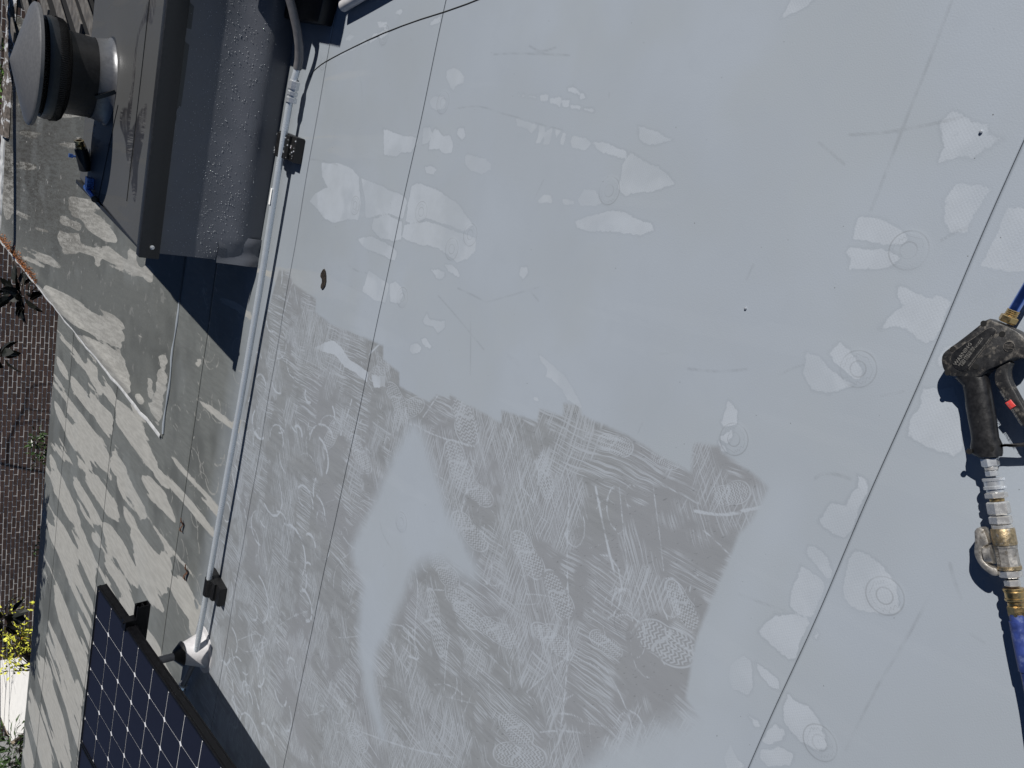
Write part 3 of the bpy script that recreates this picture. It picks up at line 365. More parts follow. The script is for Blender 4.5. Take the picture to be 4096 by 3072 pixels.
# ------------------------------------------------------------------ survey -> vertex attributes
def sdf_polys(X, Y, polys, far=-.06):
    """signed distance, positive inside, to a union of polygons"""
    out = np.full(X.shape, far)
    for P in polys:
        P = np.asarray(P, float)
        m = (X > P[:, 0].min() + far) & (X < P[:, 0].max() - far) & (Y > P[:, 1].min() + far) & (Y < P[:, 1].max() - far)
        if not m.any(): continue
        x = X[m]; y = Y[m]; dmin = np.full(x.shape, 1e9); ins = np.zeros(x.shape, bool)
        for i in range(len(P)):
            ax, ay = P[i - 1]; bx, by = P[i]
            ex, ey = bx - ax, by - ay; L = ex * ex + ey * ey + 1e-12
            tt = np.clip(((x - ax) * ex + (y - ay) * ey) / L, 0, 1)
            dmin = np.minimum(dmin, (x - ax - tt * ex) ** 2 + (y - ay - tt * ey) ** 2)
            c = (ay > y) != (by > y)
            if abs(by - ay) > 1e-9: ins ^= c & (x < ex * (y - ay) / ey + ax)
        s = np.sqrt(dmin) * np.where(ins, 1, -1)
        out[m] = np.maximum(out[m], s)
    return out
def sdf_lines(X, Y, lines, far=.05):
    """half-width minus distance for strokes given as (points, half width)"""
    out = np.full(X.shape, -far)
    for P, hw in lines:
        P = np.asarray(P, float)
        m = (X > P[:, 0].min() - far) & (X < P[:, 0].max() + far) & (Y > P[:, 1].min() - far) & (Y < P[:, 1].max() + far)
        if not m.any(): continue
        x = X[m]; y = Y[m]; dmin = np.full(x.shape, 1e9)
        for i in range(1, len(P)):
            ax, ay = P[i - 1]; bx, by = P[i]; ex, ey = bx - ax, by - ay; L = ex * ex + ey * ey + 1e-12
            tt = np.clip(((x - ax) * ex + (y - ay) * ey) / L, 0, 1)
            dmin = np.minimum(dmin, (x - ax - tt * ex) ** 2 + (y - ay - tt * ey) ** 2)
        out[m] = np.maximum(out[m], hw - np.sqrt(dmin))
    return out
def smooth_poly(P, it=2):
    P = [tuple(p) for p in P]
    for _ in range(it):
        Q = []
        for i in range(len(P)):
            a = P[i]; b = P[(i + 1) % len(P)]
            Q += [(a[0] * .75 + b[0] * .25, a[1] * .75 + b[1] * .25), (a[0] * .25 + b[0] * .75, a[1] * .25 + b[1] * .75)]
        P = Q
    return P
def smooth_line(P, it=2):
    P = [tuple(p) for p in P]
    for _ in range(it):
        Q = [P[0]]
        for i in range(len(P) - 1):
            a = P[i]; b = P[i + 1]
            Q += [(a[0] * .75 + b[0] * .25, a[1] * .75 + b[1] * .25), (a[0] * .25 + b[0] * .75, a[1] * .25 + b[1] * .75)]
        P = Q + [P[-1]]
    return P
DRYs = DRY; STRs = [smooth_poly(p, 1) for p in STR]; SOFTs = smooth_poly(SOFT, 2)
WEDs = [smooth_poly(p, 2) for p in WED]; BOXs = [smooth_poly(p, 2) for p in BOX]
LSs = [(smooth_line(p, 2), .0014 + .0030 * rnd.random()) for p in LS]
for k in range(170):
    cx = rnd.uniform(-2.6, -.7); cy = rnd.uniform(.75, 2.5); r_ = rnd.uniform(.015, .07); a0 = rnd.uniform(0, 6.3); sp = rnd.uniform(.8, 4.0)
    LSs.append(([(cx + r_ * (1 + .08 * q) * math.cos(a0 + sp * q / 7), cy + r_ * math.sin(a0 + sp * q / 7)) for q in range(8)], rnd.uniform(.0004, .0022)))
SCs = [(smooth_line(p, 2), .0012 + .0012 * rnd.random()) for p in SC]
# swirls of old shoe scuffs past the conduit
for k in range(190):
    cx = rnd.uniform(-3.2, -.85); cy = rnd.uniform(2.55, 4.6); r_ = rnd.uniform(.03, .12); a0 = rnd.uniform(0, 6.3); sp = rnd.uniform(.8, 3.2)
    if cy < 3.4 and cx > -1.0 - (3.4 - cy) * .4: continue
    LSs.append(([(cx + r_ * math.cos(a0 + sp * q / 7), cy + r_ * 1.3 * math.sin(a0 + sp * q / 7)) for q in range(8)], rnd.uniform(.003, .0065)))
for k in range(330):
    cx = rnd.uniform(-2.9, -.75); cy = rnd.uniform(.75, 2.9); a0 = rnd.choice((.35, .5, -1.0, -1.15, 1.3, 2.3)) + rnd.uniform(-.3, .3); L_ = rnd.uniform(.04, .22); bend = rnd.uniform(-.09, .09)
    u = (math.cos(a0), math.sin(a0))
    LSs.append(([(cx + u[0] * L_ * q - u[1] * bend * q * q, cy + u[1] * L_ * q + u[0] * bend * q * q) for q in (-.5, -.25, 0, .25, .5)], rnd.uniform(.0004, .0024)))
for k in range(34):
    cx = rnd.uniform(-2.5, .5); cy = rnd.uniform(.2, 3.2); a0 = rnd.uniform(0, 6.3); L_ = rnd.uniform(.01, .07)
    SCs.append(([(cx, cy), (cx + L_ * math.cos(a0), cy + L_ * math.sin(a0))], rnd.uniform(.0004, .0012)))

def vnoise(X, Y, scale, seed, octs=4):
    g = np.random.default_rng(seed); out = np.zeros(X.shape); amp = .5; tot = 0
    for o in range(octs):
        L_ = g.random((256, 256)); x = X * scale + g.random() * 50 + 500; y = Y * scale + g.random() * 50 + 500
        xi = np.floor(x).astype(int); yi = np.floor(y).astype(int); fx = x - xi; fy = y - yi
        fx = fx * fx * (3 - 2 * fx); fy = fy * fy * (3 - 2 * fy); xi %= 256; yi %= 256; x1 = (xi + 1) % 256; y1 = (yi + 1) % 256
        out += amp * ((L_[yi, xi] * (1 - fx) + L_[yi, x1] * fx) * (1 - fy) + (L_[y1, xi] * (1 - fx) + L_[y1, x1] * fx) * fy)
        tot += amp; amp *= .5; scale *= 2.03
    return out / tot
def set_attrs(me, X, Y, zone='main'):
    n = len(X); a1 = np.zeros((n, 4), np.float32); a2 = np.zeros((n, 4), np.float32); a3 = np.zeros((n, 4), np.float32)
    a1[:, :] = -.06; a2[:, 0:2] = -.05; a3[:, 3] = 1.; a3[:, 0] = -.5
    if zone == 'main':
        a1[:, 0] = sdf_polys(X, Y, DRYs); a1[:, 1] = sdf_polys(X, Y, [DIRT]); a1[:, 2] = sdf_polys(X, Y, [SOFTs] + [smooth_poly(p, 2) for p in SOFT2]); a1[:, 3] = sdf_polys(X, Y, STRs)
        a2[:, 0] = sdf_lines(X, Y, LSs); a2[:, 1] = sdf_lines(X, Y, SCs)
        for (px, py, ux, uy, vx, vy) in FT:
            D = ux * vy - uy * vx; dx = X - px; dy = Y - py
            u = (dx * vy - dy * vx) / D; v = (ux * dy - uy * dx) / D
            wdt = 1.0 - .16 * np.exp(-((u + .12) / .28) ** 2) + .05 * u
            q = 1 - np.sqrt((np.abs(u) ** 2.6) + (np.abs(v / wdt) ** 2.2))
            q = q * .6; m = q > np.maximum(a3[:, 0], -.2)
            a3[m, 0] = q[m]; a2[m, 2] = u[m]; a2[m, 3] = v[m]
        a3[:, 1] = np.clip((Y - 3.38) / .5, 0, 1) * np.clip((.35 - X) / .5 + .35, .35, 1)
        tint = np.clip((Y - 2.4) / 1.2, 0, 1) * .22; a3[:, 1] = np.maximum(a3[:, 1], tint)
        for (rx, ry) in RG:
            d = np.hypot(X - rx, Y - ry); q = np.where(d < .027, d - .016, d - .0365)
            a3[:, 3] = np.where(np.abs(q) < np.abs(a3[:, 3]), q, a3[:, 3])
    elif zone == 'wedge':
        a1[:, 3] = sdf_polys(X, Y, WEDs); a3[:, 1] = 1.
        e = np.clip((Y - 5.6) / 3.2, 0, 1) * np.clip((X + 2.45) / .8, 0, 1); a3[:, 2] = np.maximum(e, .16)
        a2[:, 0] = sdf_lines(X, Y, LSs); a2[:, 1] = sdf_lines(X, Y, [([(-1.9, 4.9), (-1.7, 6.2), (-1.65, 8.), (-1.6, 9.7)], .003)])
    elif zone == 'box':
        s = sdf_polys(X, Y, BOXs); a1[:, 1] = s
    a4 = np.stack([vnoise(X, Y, 3.2, 11), vnoise(X, Y, 6.5, 12), vnoise(X, Y, 6.5, 13), vnoise(X, Y, 2.6, 14)], 1).astype(np.float32)
    for nm_, a in (('st1', a1), ('st2', a2), ('st3', a3), ('st4', a4)):
        at = me.attributes.new(nm_, 'FLOAT_COLOR', 'POINT'); at.data.foreach_set('color', a.ravel())

def grid_sheet(name, xs, ys, zf, thick, m, parent, zone='main', edge=None):
    """a membrane sheet: dense top surface with a thin skirt so that it has a real edge"""
    nx, ny = len(xs), len(ys)
    Xg, Yg = np.meshgrid(xs, ys); Xg = Xg.astype(float); Yg = Yg.astype(float)
    if edge is not None: Yg = Yg + edge(Xg, Yg)
    Zg = zf(Xg, Yg)
    V = np.stack([Xg.ravel(), Yg.ravel(), Zg.ravel()], 1)
    idx = np.arange(nx * ny).reshape(ny, nx)
    q = np.stack([idx[:-1, :-1].ravel(), idx[:-1, 1:].ravel(), idx[1:, 1:].ravel(), idx[1:, :-1].ravel()], 1)
    rimi = np.concatenate([idx[0, :], idx[1:, -1], idx[-1, -2::-1], idx[-2:0:-1, 0]])
    nb = len(rimi); Vb = V[rimi].copy(); Vb[:, 2] -= thick
    o = len(V); r2 = np.roll(rimi, -1); b = np.arange(nb) + o; b2 = np.roll(b, -1)
    q2 = np.stack([rimi, b, b2, r2], 1)
    V = np.concatenate([V, Vb]); Q = np.concatenate([q, q2]).astype(np.int32)
    me = bpy.data.meshes.new(name)
    me.vertices.add(len(V)); me.vertices.foreach_set('co', V.astype(np.float32).ravel())
    me.loops.add(Q.size); me.loops.foreach_set('vertex_index', Q.ravel())
    me.polygons.add(len(Q)); me.polygons.foreach_set('loop_start', np.arange(0, Q.size, 4, dtype=np.int32))
    me.polygons.foreach_set('loop_total', np.full(len(Q), 4, np.int32))
    sm_ = np.ones(len(Q), bool); sm_[len(q):] = False; me.polygons.foreach_set('use_smooth', sm_)
    me.update(calc_edges=True); me.materials.append(m)
    set_attrs(me, V[:, 0], V[:, 1], zone)
    ob = bpy.data.objects.new(name, me); col.objects.link(ob); ob.parent = parent
    return ob
def axis(lo, f0, f1, hi, d, coarse=.25):
    a = list(np.arange(lo, f0, coarse)) if lo < f0 else []
    b = list(np.linspace(f0, f1, max(2, int(round((f1 - f0) / d)) + 1)))
    c = list(np.arange(f1 + coarse, hi, coarse)) + [hi] if hi > f1 + .01 else []
    return np.array(a + b + c)
def und(X, Y):
    z = .0016 * np.sin(X * 2.1 + .7 * Y) * np.sin(Y * 1.7 + .4) + .0011 * np.sin(X * 5.3 - Y * 3.1) + .0007 * np.sin(X * 11 + 2.3) * np.sin(Y * 9.1)
    for (rx, ry) in RG:
        d = np.hypot(X - rx, Y - ry); z = z + .0007 * np.clip(1 - (d / .040) ** 6, 0, 1) * (d < .040)
    return z

# ================================================================== THE SETTING
# ---- roof: deck with membrane sheets lapped along its length
roof = MB(); roof.box(-16, 4, -1.2, 5.0, -.30, -.008); roof.box(-16, -.15, 5.0, 8.44, -.30, -.008)
roof = roof.build('roof', M['deck'], kind='structure')
roof['label'] = 'grey membrane roof seen from above, scuffed and half rinsed'
def wob(X, Y): return .0025 * np.sin(X * 3.1 + Y) + .0012 * np.sin(X * 11.7 + 2 * Y)
SHEETS = [  # y0, y1, x fine range, dx, dy
    (-1.2, .5607, -1.35, .55, .0045, .0050, .0022), (.5622, 2.466, -3.15, .60, .0050, .0050, .0035),
    (2.470, 3.300, -3.70, .55, .0065, .0080, .0028), (3.3035, 4.238, -4.40, .50, .0080, .0100, .0022),
    (4.246, 5.985, -6.30, .50, .0140, .0200, .003), (5.996, 7.680, -8.6, -1.8, .0160, .0250, .003), (7.692, 8.46, -10.6, -2.2, .02, .03, .003)]
for i, (y0, y1, fx0, fx1, dx, dy, th) in enumerate(SHEETS):
    xs = axis(-16, fx0, min(fx1, -.14) if i >= 4 else fx1, 4 if i < 4 else -.14, dx); ys = axis(y0, max(y0, .10 if i == 0 else y0), y1, y1, dy)
    if abs(ys[-1] - y1) > 1e-6: ys = np.append(ys, y1)
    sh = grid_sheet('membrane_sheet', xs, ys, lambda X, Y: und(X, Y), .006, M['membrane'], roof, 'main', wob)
m = MB(); pts = [(.5, 1.9), (.378, 2.252), (.259, 2.811), (.12, 3.25), (.06, 3.40), (.02, 3.44)]
pts = smooth_line(pts, 2); m.tube([(x, y, float(und(np.array(x), np.array(y))) + .0004) for x, y in pts], .0022, 6); m.build('lap_seam', M['deck'], roof)
# ---- eave trim
e = MB(); e.box(-16, -.15, 8.44, 8.475, -.16, -.004)
e.build('eave_trim', M['whitetrim'], roof)

# ---- upper roof: tips up from the valley and runs out past the eave
WS, WY = .078, 4.78
ext = MB()
P = [(-2.398, WY + .02), (-.14, WY + .02), (-.14, 9.74), (-2.398, 9.74)]
V = [(x, y, (y - WY) * WS - .008) for x, y in P] + [(x, y, min((y - WY) * WS - .009, -.0) - .25) for x, y in P]
ext.add(V, [(0, 1, 2, 3), (7, 6, 5, 4), (0, 4, 5, 1), (1, 5, 6, 2), (2, 6, 7, 3), (3, 7, 4, 0)])
ext = ext.build('upper_roof', M['deck'], kind='structure')
ext['label'] = 'grey wet membrane on the raised roof beside the curb'
xs = np.linspace(-2.40, -.13, 190); ys = np.arange(WY, 9.76, .028)
def wz(X, Y):
    z = (Y - WY) * WS + .003 + .004 * np.sin(X * 2.3 + Y) * np.clip((Y - WY) * 2, 0, 1)
    z += .012 * np.exp(-((X + 2.33) / .05) ** 2) * np.clip((Y - WY) * 2, 0, 1)
    return z
grid_sheet('membrane_sheet', xs, ys, wz, .02, M['membrane'], ext, 'wedge')
# welded fold along the valley and pale drip edge along the open side
m = MB()
for (xa, xb, r) in ((-2.36, -1.45, .007),):
    pts = [(xa + (xb - xa) * t / 14, WY - .01 + .012 * math.sin(t * .9) + .02 * t / 14, .004) for t in range(15)]
    m.tube(pts, [.003 + r * (.6 + .4 * math.sin(t * 1.7)) for t in range(15)], 8)
m.build('fold', M['membrane'], ext, 60)
m = MB()
pts = []
for t in range(40):
    y = WY + .03 + (9.76 - WY) * t / 39; pts.append((y, (y - WY) * WS))
V = []; F = []
for i, (y, z) in enumerate(pts):
    jx = .006 * math.sin(i * 1.3) + .004 * math.sin(i * 3.7)
    V += [(-2.412 + jx, y, z - .05 * min(1, i / 8)), (-2.412 + jx, y, z + .008), (-2.400 + jx, y, z + .010), (-2.382 + jx, y, z + .006)]
for i in range(len(pts) - 1):
    for k in range(3): F.append((i * 4 + k, i * 4 + k + 1, i * 4 + 5 + k, i * 4 + 4 + k))
m.add(V, F); m.build('drip_edge', M['whitetrim'], ext, 50)

# ---- ground far below
g = MB(); g.box(-60, 40, 8.6, 60, -3.6, -3.4); g = g.build('ground', M['soil'], kind='structure')

# ================================================================== ROOF CURB WITH VENT
X0, X1, YF, YB, ZT = -.905, .95, 3.705, 5.36, .545
curb = empty('roof_curb', 'charcoal membrane-wrapped roof curb carrying the conical vent', 'curb')
# front face: bulges out low down, so only its lower half catches the raking sun
nx, nz = 150, 40
V = []; F = []
for j in range(nz + 1):
    tz = j / nz; z = .475 * tz
    for i in range(nx + 1):
        x = X0 + (X1 - X0) * i / nx
        b = .050 * math.exp(-((tz - .22) / .21) ** 2) * (.75 + .25 * math.sin(x * 2.2 + .5))
        b *= min(1, max(0, (x - X0) / .10)) ** .5
        lowin = .010 * max(0, 1 - tz / .12)
        n1 = .0008 * mnoise.noise(Vector((x * 3, z * 4, 1.3))) + .0007 * mnoise.noise(Vector((x * 11, z * 9, 5)))
        V.append((x, YF - b - n1 - lowin * .4, z))
for j in range(nz):
    for i in range(nx):
        a = j * (nx + 1) + i; F.append((a, a + 1, a + nx + 2, a + nx + 1))
m = MB(); m.add(V, F); front = m.build('front_wall', M['navy_face'], curb, 60)
# the body behind it
m = MB(); m.box(X0 + .002, X1, YF + .004, YB, -.02, .46); m.build('body', M['navy_face'], curb)
# top: shallow fall to the back, membrane with damp runs
xs = np.linspace(X0 + .01, X1, 170); ys = np.linspace(YF + .0, YB, 90)
def tz_(X, Y): return ZT - .004 - (Y - YF) / (YB - YF) * .045 + .004 * np.sin(X * 4 + Y * 2) * np.sin(Y * 3)
grid_sheet('top_membrane', xs, ys, tz_, .10, M['charcoal_membrane'], curb, 'box')
# metal coping strip along the front and end, with a screw at its foot
m = MB()
m.prism([(X0 - .022, YF - .022), (X1, YF - .022), (X1, YF + .03), (X0 - .022, YF + .03)], .462, ZT + .004, .003)
cp = m.build('coping', M['coping'], curb, 40)
m = MB(); m.lathe((X0 + .03, YF - .022, .497), (0, -1, 0), [(0, .010), (.004, .010), (.007, .006), (.012, .005)], 12); m.build('screw', M['zinc'], cp, 40)
m = MB(); m.box(X0 - .020, X0 + .0, YF + .03, YB, .46, ZT - .03); m.build('end_trim', M['coping'], curb)
# seams on the top
m = MB()
for (a, b) in (((-.75, 4.05), (.9, 4.02)), ((-.9, 4.75), (-.35, 4.45))):
    m.tube([(a[0] + (b[0] - a[0]) * t / 8, a[1] + (b[1] - a[1]) * t / 8, float(tz_(np.array(a[0] + (b[0] - a[0]) * t / 8), np.array(a[1] + (b[1] - a[1]) * t / 8))) + .001) for t in range(9)], .0028, 6)
m.build('seam', M['coping'], curb, 60)
# torn flap at the lower corner of the front
m = MB(); V = []; F = []
for j in range(9):
    for i in range(9):
        x = X0 - .012 + .14 * i / 8; z = .20 * j / 8
        V.append((x, YF - .012 - .016 * math.exp(-((z - .04) / .06) ** 2) - .0035 * math.sin(i * 1.1 + j * .4), z))
for j in range(8):
    for i in range(8): a = j * 9 + i; F.append((a, a + 1, a + 10, a + 9))
m.add(V, F); m.build('corner_patch', M['navy_face'], curb, 70)
# water beads on the front face
me_pts = []
m = MB()
verts = [v.co for v in front.data.vertices]
for k in range(1700):
    i = int((rnd.betavariate(2.6, 2.2) if rnd.random() < .75 else rnd.random() * .25) * nx); j = int(rnd.betavariate(2.6, 2.2) * nz)
    i = min(i, nx - 1); j = min(j, nz - 1); p = verts[j * (nx + 1) + i] + Vector((rnd.uniform(0, .012), 0, rnd.uniform(0, .012)))
    if p.x > .42: continue
    r = rnd.choice((.0007, .0009, .0011, .0014, .002))
    m.lathe(p, (0, -1, .12), [(-.0004, r), (r * .45, r * .86), (r * .8, r * .4), (r * .9, .0002)], 6, False)
m.build('water_beads', M['water'], curb, 80, kind='stuff')

# ---- the vent on top
VX, VY, VZ = -.268, 4.74, .515
vent = empty('roof_vent', 'dark metal roof vent with a grey conical cap', 'vent')
m = MB(); m.lathe((VX, VY, VZ), (0, 0, 1), [(-.01, .222), (.006, .223), (.012, .216), (.030, .210), (.078, .200), (.084, .201)], 64, False); m.build('collar', M['flash_metal'], vent, 35)
m = MB(); m.lathe((VX, VY, VZ), (0, 0, 1), [(-.012, .232), (-.004, .232), (.004, .226), (.008, .221)], 64, False); m.build('sealant_bead', M['coping'], vent, 60)
m = MB(); m.lathe((VX, VY, VZ), (0, 0, 1), [(.07, .198), (.20, .204), (.232, .206)], 64, False); m.build('pipe', M['vent_dark'], vent, 35)
m = MB(); m.lathe((VX, VY, VZ), (0, 0, 1), [(.205, .208), (.216, .232), (.232, .245), (.285, .250), (.306, .244), (.312, .20)], 64); band = m.build('storm_band', M['vent_dark'], vent, 30)
m = MB()
for k in range(150):
    a = 2 * math.pi * k / 150; c, s = math.cos(a), math.sin(a)
    m.tube([(VX + c * .236, VY + s * .236, VZ + .218), (VX + c * .2475, VY + s * .2475, VZ + .232), (VX + c * .252, VY + s * .252, VZ + .262)], .0018, 5, False)
m.build('screen_ribs', M['vent_dark'], band, 60)
m = MB()
for k in range(120):
    a = 2 * math.pi * k / 120; c, s = math.cos(a), math.sin(a)
    m.tube([(VX + c * .225, VY + s * .225, VZ + .306), (VX + c * .235, VY + s * .235, VZ + .352)], .0016, 5, False)
for h in (.318, .334): m.lathe((VX, VY, VZ + h), (0, 0, 1), [(0, .228), (.0015, .2305), (.003, .228)], 64, False)
m.build('bird_screen', M['coping'], vent, 60)
m = MB(); m.lathe((VX, VY, VZ), (0, 0, 1), [(.338, .288), (.336, .291), (.338, .2935), (.352, .2935), (.356, .290), (.362, .280), (.40, .152), (.440, .010), (.4425, 0)], 96, False)
cap = m.build('cone_cap', M['cap'], vent, 25)
m = MB(); m.lathe((VX, VY, VZ), (0, 0, 1), [(.3375, .292), (.334, .28), (.345, .2), (.36, .01)], 64, False); m.build('cap_underside', M['vent_dark'], vent, 60)
# strap tying the collar
a = math.radians(-112)
pts = [(VX + math.cos(a + k * .045) * (.204 + .0022 * k + .004), VY + math.sin(a + k * .045) * (.204 + .0022 * k + .004), VZ + .092 - .0135 * k) for k in range(7)]
pts = pts[::-1]
m = MB()
for i in range(len(pts) - 1):
    p, q = Vector(pts[i]), Vector(pts[i + 1]); n_ = Vector((p.x - VX, p.y - VY, 0)).normalized() * .0016; s_ = (q - p).cross(n_).normalized() * .010
    m.add([p - s_ - n_, p + s_ - n_, q + s_ - n_, q - s_ - n_, p - s_ + n_, p + s_ + n_, q + s_ + n_, q - s_ + n_], [(0, 1, 2, 3), (7, 6, 5, 4), (0, 4, 5, 1), (1, 5, 6, 2), (2, 6, 7, 3), (3, 7, 4, 0)])
m.build('strap', M['vent_dark'], vent)
# ---- two fittings left on the curb
v1 = empty('hose_fitting', 'dark metal hose fitting with brass threaded end at the curb top edge', 'fitting')
p0 = Vector((-.775, 5.06, .53)); ax = Vector((.94, -.12, .30)).normalized()
m = MB(); m.lathe(p0 - ax * .02, ax, [(0, .030), (.004, .034), (.12, .034), (.126, .030)], 28); m.build('barrel', M['coping'], v1, 35)
m = MB(); m.lathe(p0 + ax * .104, ax, [(0, .022), (.008, .022), (.010, .026), (.016, .026), (.018, .021), (.024, .025), (.030, .021), (.038, .026), (.046, .026), (.047, .015), (.03, .014)], 24); m.build('threaded_end', M['brass'], v1, 35)
m = MB(); m.box(-.004, .004, -.016, .016, 0, .055, Matrix.Translation(p0 + Vector((.045, .03, .01)))); m.box(-.010, .010, -.010, .010, .05, .07, Matrix.Translation(p0 + Vector((.045, .03, .01)))); m.build('handle', M['blue_valve'], v1)
m = MB(); m.lathe(p0 + Vector((.03, .045, -.01)), (.9, 0, .35), [(0, .01), (.01, .03), (.09, .026), (.13, .012)], 16); m.build('side_port', M['castmetal'], v1, 40)
v2 = empty('lever_valve', 'small blue lever valve lying in the vent shadow', 'valve')
q0 = Vector((-.862, 4.86, .512))
m = MB(); m.box(-.035, .025, -.03, .03, 0, .035, Matrix.Translation(q0 + Vector((.03, .05, 0)))); m.build('body', M['blue_valve'], v2)
m = MB(); m.tube([q0 + Vector((-.01, .10, .02)), q0 + Vector((-.02, .03, .02)), q0 + Vector((-.03, -.10, .018))], [.018, .014, .012], 14); m.build('lever', M['blue_valve'], v2, 40)
m = MB(); m.lathe(q0 + Vector((-.03, -.10, .018)), (-.1, -1, 0), [(0, .016), (.02, .018), (.024, .014)], 16); m.build('knob', M['coping'], v2, 40)

# ================================================================== CONDUIT
CZ = .058
cond = empty('conduit', 'galvanised electrical conduit running along the curb foot', 'conduit')
line = [(.04, 3.452), (-.03, 3.462), (-.35, 3.474), (-.95, 3.482), (-1.6, 3.500), (-1.97, 3.502), (-2.57, 3.508), (-3.15, 3.535)]
L3 = [(x, y, CZ + .006 * math.sin(i * 1.3)) for i, (x, y) in enumerate(line)]
m = MB(); m.tube(L3, .0148, 20); m.build('pipe', M['galv'], cond, 40)
m = MB(); m.tube([(.04, 3.452, CZ), (.08, 3.438, CZ + .006), (.13, 3.42, CZ + .022), (.19, 3.405, CZ + .048), (.26, 3.395, CZ + .085), (.34, 3.39, CZ + .13), (.44, 3.40, CZ + .20), (.56, 3.42, CZ + .30)], .0180, 20); m.build('painted_bend', M['pipe_grey'], cond, 40)
cpl = MB(); cpl.lathe((-.055, 3.463, CZ), (1, -.03, 0), [(-.052, .017), (-.050, .0265), (-.030, .0265), (-.028, .021), (-.020, .021), (-.018, .0255), (-.004, .0255), (-.002, .021), (.006, .021), (.008, .0265), (.040, .0265), (.043, .022), (.050, .018)], 8); cpl.build('coupling', M['zinc'], cond, 25)
m = MB(); m.tube([(-3.15, 3.535, CZ), (-3.22, 3.552, CZ), (-3.34, 3.60, CZ), (-3.46, 3.655, CZ)], .0165, 18); m.build('lower_elbow', M['pipe_grey'], cond, 40)  # grey colour stands in for the panel's shade on this conduit end
m = MB(); m.lathe((-3.46, 3.655, CZ), (-.9, .42, 0), [(-.01, .018), (-.008, .027), (.02, .027), (.022, .021), (.03, .021), (.032, .026), (.05, .026), (.052, .031), (.062, .031), (.064, .02)], 8); m.build('connector', M['zinc'], cond, 25)
m = MB(); V = []; F = []
for i in range(9):
    for j in range(5):
        a = math.radians(60 + 80 * j / 4); x = -.49 - .075 * i / 8
        V.append((x, 3.4775 - math.cos(a) * .0172, CZ + .004 + math.sin(a) * .0172))
for i in range(8):
    for j in range(4): q = i * 5 + j; F.append((q, q + 1, q + 6, q + 5))
m.add(V, F); m.build('sticker', M['sticker'], cond)

def support(name, label, x, y, wet=False):
    o = empty(name, label, 'pipe support', 'rubber blocks under the conduit')
    m = MB(); m.prism([(x - .055, y - .105), (x + .055, y - .105), (x + .055, y + .10), (x - .055, y + .10)], .003, .042, .004); m.build('block', M['rubber'], o, 40)
    m = MB()
    pr = [(-.060, .0), (-.060, .03), (-.045, .036), (-.030, .036), (-.024, .048), (-.014, .058), (0, .062), (.014, .058), (.024, .048), (.030, .036), (.045, .036), (.060, .030), (.060, .0)]
    V = [(x + sx * .052, y + .012 + dy * 1.1, .026 + z * .92) for sx in (-1, 1) for dy, z in pr]; n = len(pr)
    F = [(i, i + 1, n + i + 1, n + i) for i in range(n - 1)] + [tuple(range(n)), tuple(reversed(range(n, 2 * n)))]
    m.add(V, F); m.build('saddle', M['rubber'], o)
    if wet:
        d = MB()
        for k in range(70):
            p = Vector((x + rnd.uniform(-.05, .05), y + rnd.uniform(-.10, .085), .0425)); r = rnd.choice((.0015, .002, .0028, .004))
            if p.y > y - .05: p.z = .0605 if p.y > y - .03 else .055
            d.lathe(p, (0, 0, 1), [(-.001, r), (r * .45, r * .86), (r * .85, r * .3)], 6)
        d.build('water_beads', M['water'], o, 80, kind='stuff')
    return o
support('pipe_support', 'black rubber pipe support beaded with water beside the curb', -.295, 3.478, True)
support('pipe_support', 'dry black rubber pipe support near the solar panel', -2.675, 3.500)

# ================================================================== SOLAR ARRAY
S_ = 1.09
PC = Vector((-2.539 * S_, 3.454 * S_, 1.5 - .881 * S_))
pa = Vector((-1, 0, 0)); pb = Vector((0, -.989, -.148)); pn = Vector((0, -.148, .989))
PITCH = .158 * S_
PM = Matrix(((pa.x, pb.x, pn.x, PC.x), (pa.y, pb.y, pn.y, PC.y), (pa.z, pb.z, pn.z, PC.z), (0, 0, 0, 1)))
def flipm(mb): mb.f = [tuple(reversed(f)) for f in mb.f]; return mb
panel = empty('solar_panel', 'black framed solar panel with its free edge beside the conduit', 'solar panel', 'solar panels in a row')
NA, NB = 6, 12; WA, WB = NA * PITCH, NB * PITCH
m = MB(); m.box(0, WA, 0, WB, -.006, 0); flipm(m).build('backsheet', M['backsheet'], panel)
cm = MB(); h = PITCH * .5 - .0029; ch = PITCH * .062
oct_ = [(-h + ch, -h), (h - ch, -h), (h, -h + ch), (h, h - ch), (h - ch, h), (-h + ch, h), (-h, h - ch), (-h, -h + ch)]
cm.prism(oct_, .0, .0022); flipm(cm); cme = cm.mesh('solar_cell', M['cellc'])
for i in range(NA):
    for j in range(NB):
        c = bpy.data.objects.new('solar_cell', cme); col.objects.link(c); c.parent = panel
        c.location = ((i + .5) * PITCH, (j + .5) * PITCH, .0)
fr = .012
for nm_, bx in (('frame_rail', (-fr, 0, -fr, WB + fr, -.040, .006)), ('frame_rail', (WA, WA + fr, -fr, WB + fr, -.040, .006)), ('frame_rail', (0, WA, -fr, 0, -.040, .006)), ('frame_rail', (0, WA, WB, WB + fr, -.040, .006))):
    m = MB(); m.box(*bx)
    if bx[0] == -fr:   # grooved outer side
        m.box(-fr - .003, -fr, -fr, WB + fr, -.012, -.004); m.box(-fr - .003, -fr, -fr, WB + fr, -.040, -.034)
    flipm(m).build(nm_, M['frame'], panel)
panel.matrix_world = PM
p2 = copy_tree(panel); p2['label'] = 'second black framed solar panel just below the first, at the photo bottom edge'
p2.matrix_world = PM @ Matrix.Translation((WA + 2 * fr + .012, 0, 0))
rail = empty('mounting_rail', 'black aluminium mounting rail sticking out under the solar panel edge', 'rail')
